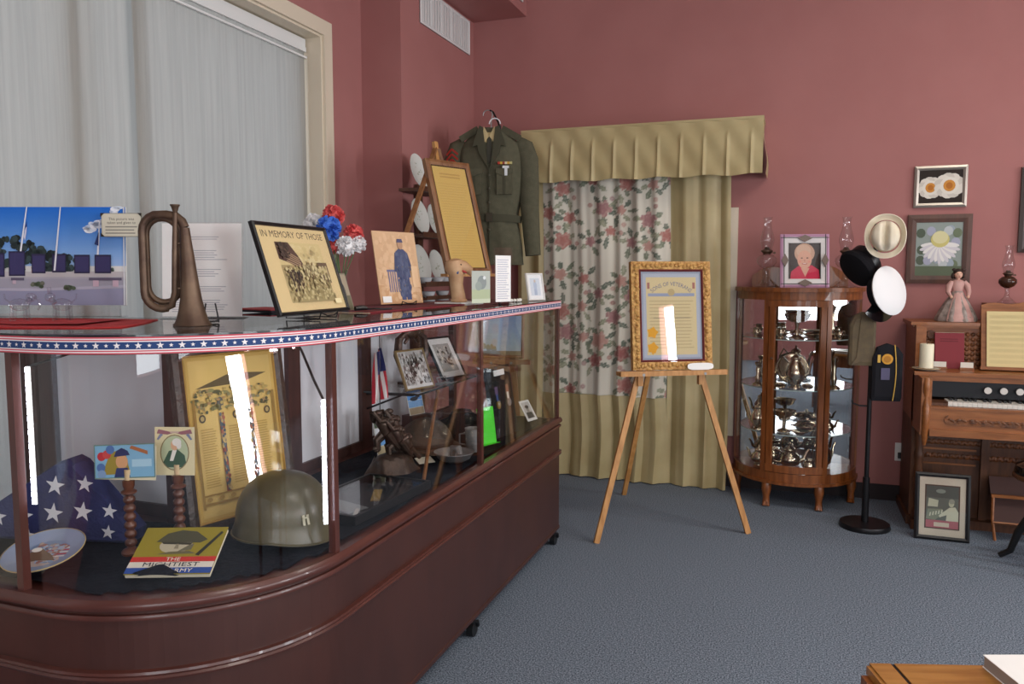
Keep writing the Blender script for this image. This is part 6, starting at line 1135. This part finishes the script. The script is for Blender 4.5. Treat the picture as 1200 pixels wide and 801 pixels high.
# keyboard section
MB().bx(OX0, OX1, 4.70, 5.04, 0.575, 0.60, ORGAN).build('key_bed', og)
ks = MB().bx(OX0 + 0.05, OX1 - 0.05, 4.695, 4.72, 0.60, 0.725, ORGAN).bx(OX0 + 0.045, OX1 - 0.045, 4.68, 4.72, 0.575, 0.612, ORGAN).bx(OX0 + 0.05, OX1 - 0.05, 4.69, 4.725, 0.722, 0.735, ORGAN).build('key_slip', og)
MB().prism([(OX0 + 0.115, 0.665)] + [(OX0 + 0.135 - 0.02 * sin(PI * k / 8 + 0.0) , 0.665 + 0.025 * cos(PI * k / 8)) for k in range(9)] + [(OX1 - 0.12, 0.64), (OX1 - 0.12, 0.69)][:2], 4.690, 4.696, OAKD, axis='y').build('carved_inset', ks)
b = MB(); x = OX0 + 0.15
while x < OX1 - 0.14: b.sph((x, 4.692, 0.665), (0.017, 0.004, 0.008), OAKD, 8, 5, rot=(0, 0.5 if int(x * 100) % 2 else -0.5, 0)); x += 0.03
b.build('leaf_carving', ks, kind='stuff')
for x in (OX0, OX1 - 0.05):
    ck = MB().bx(x, x + 0.05, 4.69, 5.04, 0.60, 0.885, ORGAN).build('cheek', og); MB().tube([(x + 0.025, 4.70, 0.885), (x + 0.025, 4.685, 0.83), (x + 0.025, 4.70, 0.78), (x + 0.025, 4.682, 0.72), (x + 0.025, 4.69, 0.62), (x + 0.025, 4.70, 0.56), (x + 0.025, 4.705, 0.52)], [0.016, 0.018, 0.012, 0.018, 0.018, 0.016, 0.008], ORGAN, 10).build('scroll', ck)
    cl_ = MB().lathe([(0.022, 0.05), (0.026, 0.06), (0.026, 0.10), (0.016, 0.12), (0.022, 0.20), (0.026, 0.30), (0.018, 0.38), (0.024, 0.41), (0.026, 0.43), (0.018, 0.45), (0.024, 0.48), (0.024, 0.575)], ORGAND, c=(x + 0.03, 4.90, 0), n=16).build('column', og); MB().bx(x, x + 0.06, 4.86, 5.0, 0.0, 0.05, ORGAND).build('column_foot', cl_)
MB().bx(OX0 + 0.05, OX1 - 0.05, 4.86, 4.885, 0.765, 0.885, C('#191b1f', 0.4)).build('stop_board', og)
MB().bx(OX0 - 0.02, OX1 + 0.02, 4.83, 5.06, 0.885, 0.905, ORGAN).bx(OX0 + 0.05, OX1 - 0.05, 4.845, 4.87, 0.855, 0.885, ORGAN).build('shelf_board', og)
for k in range(9): kn = MB().cyl((1.0 + 0.075 * k, 4.86, 0.815), (1.0 + 0.075 * k, 4.835, 0.815), 0.009, BLACK, n=10).build('stop_knob', og); MB().cyl((1.0 + 0.075 * k, 4.835, 0.815), (1.0 + 0.075 * k, 4.825, 0.815), 0.018, C('#c9c6c0', 0.3), n=16).build('stop_face', kn)
MB().bx(OX0 + 0.05, OX0 + 0.135, 4.73, 4.86, 0.60, 0.75, ORGAND).build('key_block', og)
kx = OX0 + 0.137; i = 0; IV = C('#d5d2c9', 0.3); key0 = None; blk0 = None
while kx < OX1 - 0.14:
    if key0 is None: key0 = MB().bx(0, 0.0222, 4.735, 4.862, 0.735, 0.757, IV).build('white_key', og); o = key0
    else: o = key0.copy(); COL.objects.link(o)
    o.location.x = kx
    if i % 7 not in (2, 6):
        if blk0 is None: blk0 = MB().bx(-0.006, 0.006, 4.785, 4.862, 0.757, 0.768, BLACK).build('black_key', og); o = blk0
        else: o = blk0.copy(); COL.objects.link(o)
        o.location.x = kx + 0.0228
    kx += 0.0232; i += 1
# upper section: carved back with panels and music desk
up_ = MB().bx(OX0 + 0.035, OX1 - 0.035, 5.10, 5.12, 0.905, 1.135, ORGAN).build('upper_back', og)
b = MB()
for x0, x1 in ((OX0 + 0.06, OX0 + 0.12), (OX0 + 0.265, OX0 + 0.35)):
    for k in range(7):
        for j in range(3): b.sph((x0 + (x1 - x0) * (j + 0.5) / 3, 5.098, 0.93 + 0.028 * k), (0.014, 0.007, 0.012), OAKD, 8, 5, rot=(0, 0.6 * (-1) ** (j + k), 0))
b.build('carved_panel', up_, kind='stuff')
MB().cyl((OX0 + 0.095, 5.10, 1.095), (OX0 + 0.095, 5.088, 1.095), 0.024, OAKD, n=18).build('rosette', up_)
MB().bx(OX0 + 0.035, OX0 + 0.062, 5.05, 5.10, 0.905, 1.135, ORGAN).build('upper_stile', og)
md = MB(); A = Matrix.Translation((1.30, 5.02, 0.915)) @ Matrix.Rotation(R(-12), 4, 'X'); md.M = A; md.bx(-0.30, 0.30, 0, 0.016, 0, 0.345, ORGAN); mdo = md.build('music_desk', og)
b = MB(A); cr = [(-0.30, 0.345)] + [(-0.30 + 0.60 * k / 20, 0.362 + 0.018 * sin(PI * k / 20) + 0.008 * sin(PI * k * 6 / 20)) for k in range(21)] + [(0.30, 0.345)]; b.prism(cr, -0.002, 0.018, ORGAN, axis='y'); b.build('desk_cresting', mdo); MB(A).bx(-0.31, 0.31, -0.035, 0.0, -0.01, 0.008, ORGAN).build('desk_ledge', mdo)
MB().bx(1.05, 1.27, 5.14, 5.35, 1.168, 1.274, ORGAN).build('lamp_shelf', og)
sm = T('sheet_music', 'cream sheet music with staves standing on the organ desk', 'sheet music', (1.30, 5.015, 0.925), 0, 12)
MB().bx(-0.275, 0.275, -0.004, -0.001, 0, 0.315, C('#d0bf8c')).build('pages', sm); p = MB(); p.lay = 0.0042; rr = random.Random(4)
for k in range(9):
    for side in (0, 1): x0 = -0.262 + 0.275 * side; p.lines(x0, 0.02 + 0.032 * k, x0 + 0.245, 0.02 + 0.032 * k + 0.018, 4, C('#a89a72'), 0.18, 0.0, rr)
p.rect(-0.001, 0, 0.001, 0.315, '#a8986a'); p.build('staves', sm)
def cdish(): pass
cdn = T('pillar_candle', 'thick cream pillar candle standing on the glass dish on the organ', 'candle', (0.705, 4.895, 0.9205)); MB().lathe([(0, 0), (0.036, 0), (0.0365, 0.004), (0.0365, 0.130), (0.034, 0.135), (0.012, 0.131), (0, 0.130)], C('#e3dbc0', 0.4), n=24).build('wax', cdn); MB().cyl((0, 0, 0.13), (0.001, 0, 0.142), 0.0012, BLACK, n=6).build('wick', cdn)
cdd = T('candle_dish', 'scalloped pale dish under the pillar candle', 'dish', (0.705, 4.895, 0.9055)); MB().lathe([(0, 0.006), (0.04, 0.006), (0.07, 0.014), (0.072, 0.012), (0.04, 0.0), (0, 0)], C('#c9c3b4', 0.2), n=32, flute=0.03, nf=12).build('plate', cdd); MB().lathe([(0.071, 0.0125), (0.0735, 0.0145), (0.071, 0.016)], C('#a58a5c', 0.3), n=32, flute=0.03, nf=12).build('gilt_edge', cdd)
hb = T('hymn_book', 'maroon cloth-bound book leaning against the carved organ back', 'book', (0.845, 5.035, 0.9055), 4, 9); MB().bx(-0.075, 0.075, 0, 0.022, 0.0, 0.205, C('#7d2f36')).build('cover', hb); MB().bx(-0.071, 0.076, 0.004, 0.018, 0.003, 0.207, C('#cfc2a6')).build('pages', hb); p = MB(); p.lines(-0.05, 0.15, 0.05, 0.175, 2, C('#5d2026'), 0.4, 0.1); p.build('cover_lettering', hb)
for x, lab in ((0.79, 'small white card in a wooden holder beside the candle'), (0.925, 'small white card in a wooden holder beside the music desk')):
    t = T('card_holder', lab, 'card', (x, 5.0, 0.9055), 0, 0); MB().bx(-0.036, 0.036, -0.012, 0.02, 0, 0.012, ORGAN).build('holder', t); MB().bx(-0.032, 0.032, -0.004, -0.002, 0.010, 0.042, C('#d6d2c6')).build('card', t)
# doll
dl = T('porcelain_doll', 'small doll in a ruffled pink and grey dress standing on the organ', 'doll', (0.895, 5.20, 1.1685), 6)
PK = mat('pink_satin', '#c9a096', 0.6, c2='#b58a82', scale=14); GY = mat('grey_print', '#a89a92', 0.7, c2='#7d736c', scale=40)
MB().lathe([(0.105, 0.0), (0.108, 0.012), (0.088, 0.06), (0.062, 0.11), (0.035, 0.155), (0.026, 0.175)], GY, n=40, flute=0.07, nf=9).build('skirt', dl); MB().lathe([(0.109, 0.002), (0.108, 0.02), (0.070, 0.10), (0.030, 0.168)], PK, n=14, a0=-2.3, a1=-0.9, flute=0.0).build('apron', dl)
MB().lathe([(0.026, 0.17), (0.030, 0.19), (0.036, 0.215), (0.030, 0.235), (0.012, 0.243)], PK, n=20, sy=0.75).build('bodice', dl)
for s_ in (-1, 1): MB().tube([(s_ * 0.030, 0, 0.228), (s_ * 0.048, -0.006, 0.205), (s_ * 0.055, -0.018, 0.17), (s_ * 0.046, -0.04, 0.145)], [0.015, 0.018, 0.013, 0.009], PK, 10).build('sleeve', dl); MB().sph((s_ * 0.044, -0.045, 0.142), 0.009, C('#d6ab92'), 8, 6).build('hand', dl)
SK = C('#d9ae96', 0.4); hdn = MB().cyl((0, 0, 0.24), (0, 0, 0.255), 0.009, SK, n=10).sph((0, 0, 0.272), (0.022, 0.023, 0.026), SK, 16, 10).build('head', dl)
MB().sph((-0.008, -0.021, 0.275), (0.003, 0.002, 0.0022), C('#33302e'), 8, 5).sph((0.008, -0.021, 0.275), (0.003, 0.002, 0.0022), C('#33302e'), 8, 5).build('eyes', hdn); MB().sph((0, -0.021, 0.259), (0.005, 0.002, 0.002), C('#a8504a'), 8, 5).sph((0, -0.023, 0.267), (0.003, 0.003, 0.003), SK, 8, 5).build('mouth_and_nose', hdn)
b = MB(); b.sph((0, 0.007, 0.283), (0.027, 0.026, 0.024), C('#33261f', 0.6), 14, 8)
for k in range(9): a = PI * (0.02 + k / 8); b.sph((0.028 * cos(a), 0.004 + 0.020 * sin(a), 0.266 - 0.004 * (k % 2)), (0.010, 0.010, 0.016), C('#33261f', 0.6), 8, 6)
b.sph((0.028, 0.0, 0.300), (0.014, 0.010, 0.010), C('#4a3a34'), 8, 6).sph((-0.024, 0, 0.300), (0.012, 0.010, 0.009), C('#33261f', 0.6), 8, 6); b.build('hair', dl)
for s_ in (-1, 1): MB().sph((0.035 * s_, -0.085, 0.02), (0.022, 0.014, 0.016), GY, 8, 6).build('ruffle', dl)
oil_lamp((1.155, 5.24, 1.2745), 'small oil lamp with a dark amber font on top of the organ', GLASSD, 0.76, mat('amber_glass_font', '#3d2418', 0.12))
# framed photograph on the floor
def draw_organist(p, W, Hh):
    p.rect(0, 0, W, Hh, '#c6bfac'); p.rect(W * 0.12, Hh * 0.12, W * 0.88, Hh * 0.87, '#4a3a30'); x0, x1, z0, z1 = W * 0.15, W * 0.85, Hh * 0.14, Hh * 0.85; w_, h_ = x1 - x0, z1 - z0; q = lambda a, c: (x0 + w_ * a, z0 + h_ * c)
    p.rect(x0, z0, x1, z1, '#a8636a'); p.rect(*q(0, 0.18), *q(1, 1), '#5d665e'); p.rect(*q(0.0, 0.72), *q(1, 1), '#4a544e'); p.pol([q(0.05, 0.50), q(0.36, 0.50), q(0.38, 0.66), q(0.08, 0.70)], '#b9bda4'); p.pol([q(0, 0.2), q(0.28, 0.18), q(0.56, 0.36), q(0.5, 0.46), q(0.05, 0.44)], '#7d8672')
    for k in range(5): p.pol([q(0.1 + 0.09 * k, 0.27 + 0.02 * k), q(0.14 + 0.09 * k, 0.27 + 0.02 * k), q(0.16 + 0.09 * k, 0.36 + 0.02 * k), q(0.12 + 0.09 * k, 0.36 + 0.02 * k)], '#c3c7b0')
    p.pol([q(0.62, 0.18), q(1, 0.18), q(1, 0.40), q(0.9, 0.52), q(0.72, 0.50), q(0.40, 0.30), q(0.42, 0.25), q(0.64, 0.32)], '#c2c6ae'); p.ell(*q(0.78, 0.60), w_ * 0.085, h_ * 0.085, '#b3b69c'); p.ell(*q(0.79, 0.65), w_ * 0.09, h_ * 0.06, '#8f9484'); p.ell(*q(0.45, 0.88), w_ * 0.15, h_ * 0.05, '#7f8a80'); p.rect(*q(0.25, 0.03), *q(0.72, 0.13), '#c9c2ae')
framed('organist_photograph', 'black framed photograph of a person playing an organ, leaning on the organ at floor level', 'picture', (0.79, 4.70, 0.002), 0, 7, 0.268, 0.362, 0.022, BLACK, draw_organist, dep=0.02)
# stool
so = T('organ_stool', 'dark round organ stool with curved black legs and a shiny seat', 'stool', (1.22, 4.42, 0))
MB().lathe([(0, 0.445), (0.13, 0.445), (0.165, 0.455), (0.172, 0.475), (0.165, 0.505), (0.12, 0.525), (0, 0.53)], C('#1b1415', 0.12), n=32).build('seat', so); MB().lathe([(0.168, 0.440), (0.178, 0.448), (0.176, 0.462), (0.168, 0.466)], ORGAND, n=32).build('seat_rim', so); MB().lathe([(0.03, 0.445), (0.022, 0.40), (0.022, 0.30), (0.04, 0.27), (0.045, 0.22), (0.02, 0.19), (0, 0.185)], BLACK, n=16).build('screw_column', so)
for k in range(4): a = R(45 + 90 * k) + 0.35; MB().tube([(0.03 * cos(a), 0.03 * sin(a), 0.27), (0.09 * cos(a), 0.09 * sin(a), 0.25), (0.14 * cos(a), 0.14 * sin(a), 0.15), (0.17 * cos(a), 0.17 * sin(a), 0.05), (0.215 * cos(a), 0.215 * sin(a), 0.014)], [0.02, 0.022, 0.019, 0.016, 0.014], BLACK, 10).build('leg', so)
pb = T('foot_bellows', 'pale metal-edged pedal board hinged below the organ kneeboard', 'pedals', (1.25, 4.88, 0), 0)
for s_ in (-1, 1): MB().at((s_ * 0.11, 0, 0.22), (R(52), 0, 0)).bx(-0.09, 0.09, -0.15, 0.12, -0.006, 0.012, mat('pedal_carpet', '#4a3430', 0.9)).build('pedal', pb); MB().at((s_ * 0.11, 0, 0.22), (R(52), 0, 0)).bx(-0.094, 0.094, -0.156, -0.148, -0.008, 0.014, ORGAN).build('pedal_edge', pb)
MB().tube([(-0.20, -0.06, 0.24), (-0.205, -0.09, 0.12), (-0.19, -0.10, 0.006)], 0.008, ORGAN, 8).tube([(0.20, -0.06, 0.24), (0.205, -0.09, 0.12), (0.19, -0.10, 0.006)], 0.008, ORGAN, 8).bx(-0.21, 0.21, -0.07, -0.05, 0.235, 0.25, ORGAN).build('pedal_frame', pb)
# ------------------------------------------------------------------ side table in the foreground
ZTT = 0.60
tb = T('side_table', 'honey-coloured wooden table with a moulded edge and a dark inlay line', 'table', (0.178, 1.815, 0), 17.5)
TW = mat('honey_wood', '#b07c3c', 0.3, c2='#98652a', scale=5, stretch=(1.2, 9, 9), coat=0.3)
MB().bx(0.053, 0.86, -0.55, 0.0, ZTT - 0.022, ZTT, TW).build('top_panel', tb); MB().bx(0.0, 0.045, -0.55, 0.0, ZTT - 0.022, ZTT + 0.0, TW).bx(-0.008, 0.0, -0.55, -0.004, ZTT - 0.022, ZTT - 0.004, TW).build('top_edge_board', tb); MB().bx(0.045, 0.053, -0.55, 0.0, ZTT - 0.022, ZTT - 0.002, C('#1d1410', 0.4)).build('inlay_strip', tb)
MB().bx(-0.022, 0.88, -0.57, -0.012, ZTT - 0.045, ZTT - 0.022, OAK).build('moulding', tb); MB().bx(0.02, 0.84, -0.53, -0.04, ZTT - 0.15, ZTT - 0.045, OAK).build('apron', tb)
for x in (0.045, 0.815):
    for y in (-0.505, -0.065): MB().bx(x - 0.025, x + 0.025, y - 0.025, y + 0.025, 0, ZTT - 0.045, OAK).build('leg', tb)
bl = T('white_magazine', 'thick white magazine lying on the honey-coloured table', 'magazine', (0.428, 1.885, ZTT), 20)
A = Matrix.Rotation(0, 4, 'Z')
MB().bx(-0.02, 0.20, -0.27, 0.0, 0.0015, 0.0265, C('#a59a90')).build('pages', bl); MB().bx(-0.022, 0.202, -0.272, 0.002, 0.0, 0.0015, PAPER).bx(-0.022, 0.202, -0.272, 0.002, 0.0265, 0.0278, PAPER).build('cover', bl)
p = MB(Matrix.Translation((0, 0, 0.0279)) @ Matrix.Rotation(R(-90), 4, 'X')); p.rect(0.045, -0.245, 0.18, -0.075, '#6d7a6d'); p.rect(0.06, -0.23, 0.165, -0.15, '#54605a'); p.lines(0.04, -0.06, 0.10, -0.035, 1, C('#9a9a9a'), 0.3, 0.0); p.build('cover_print', bl)
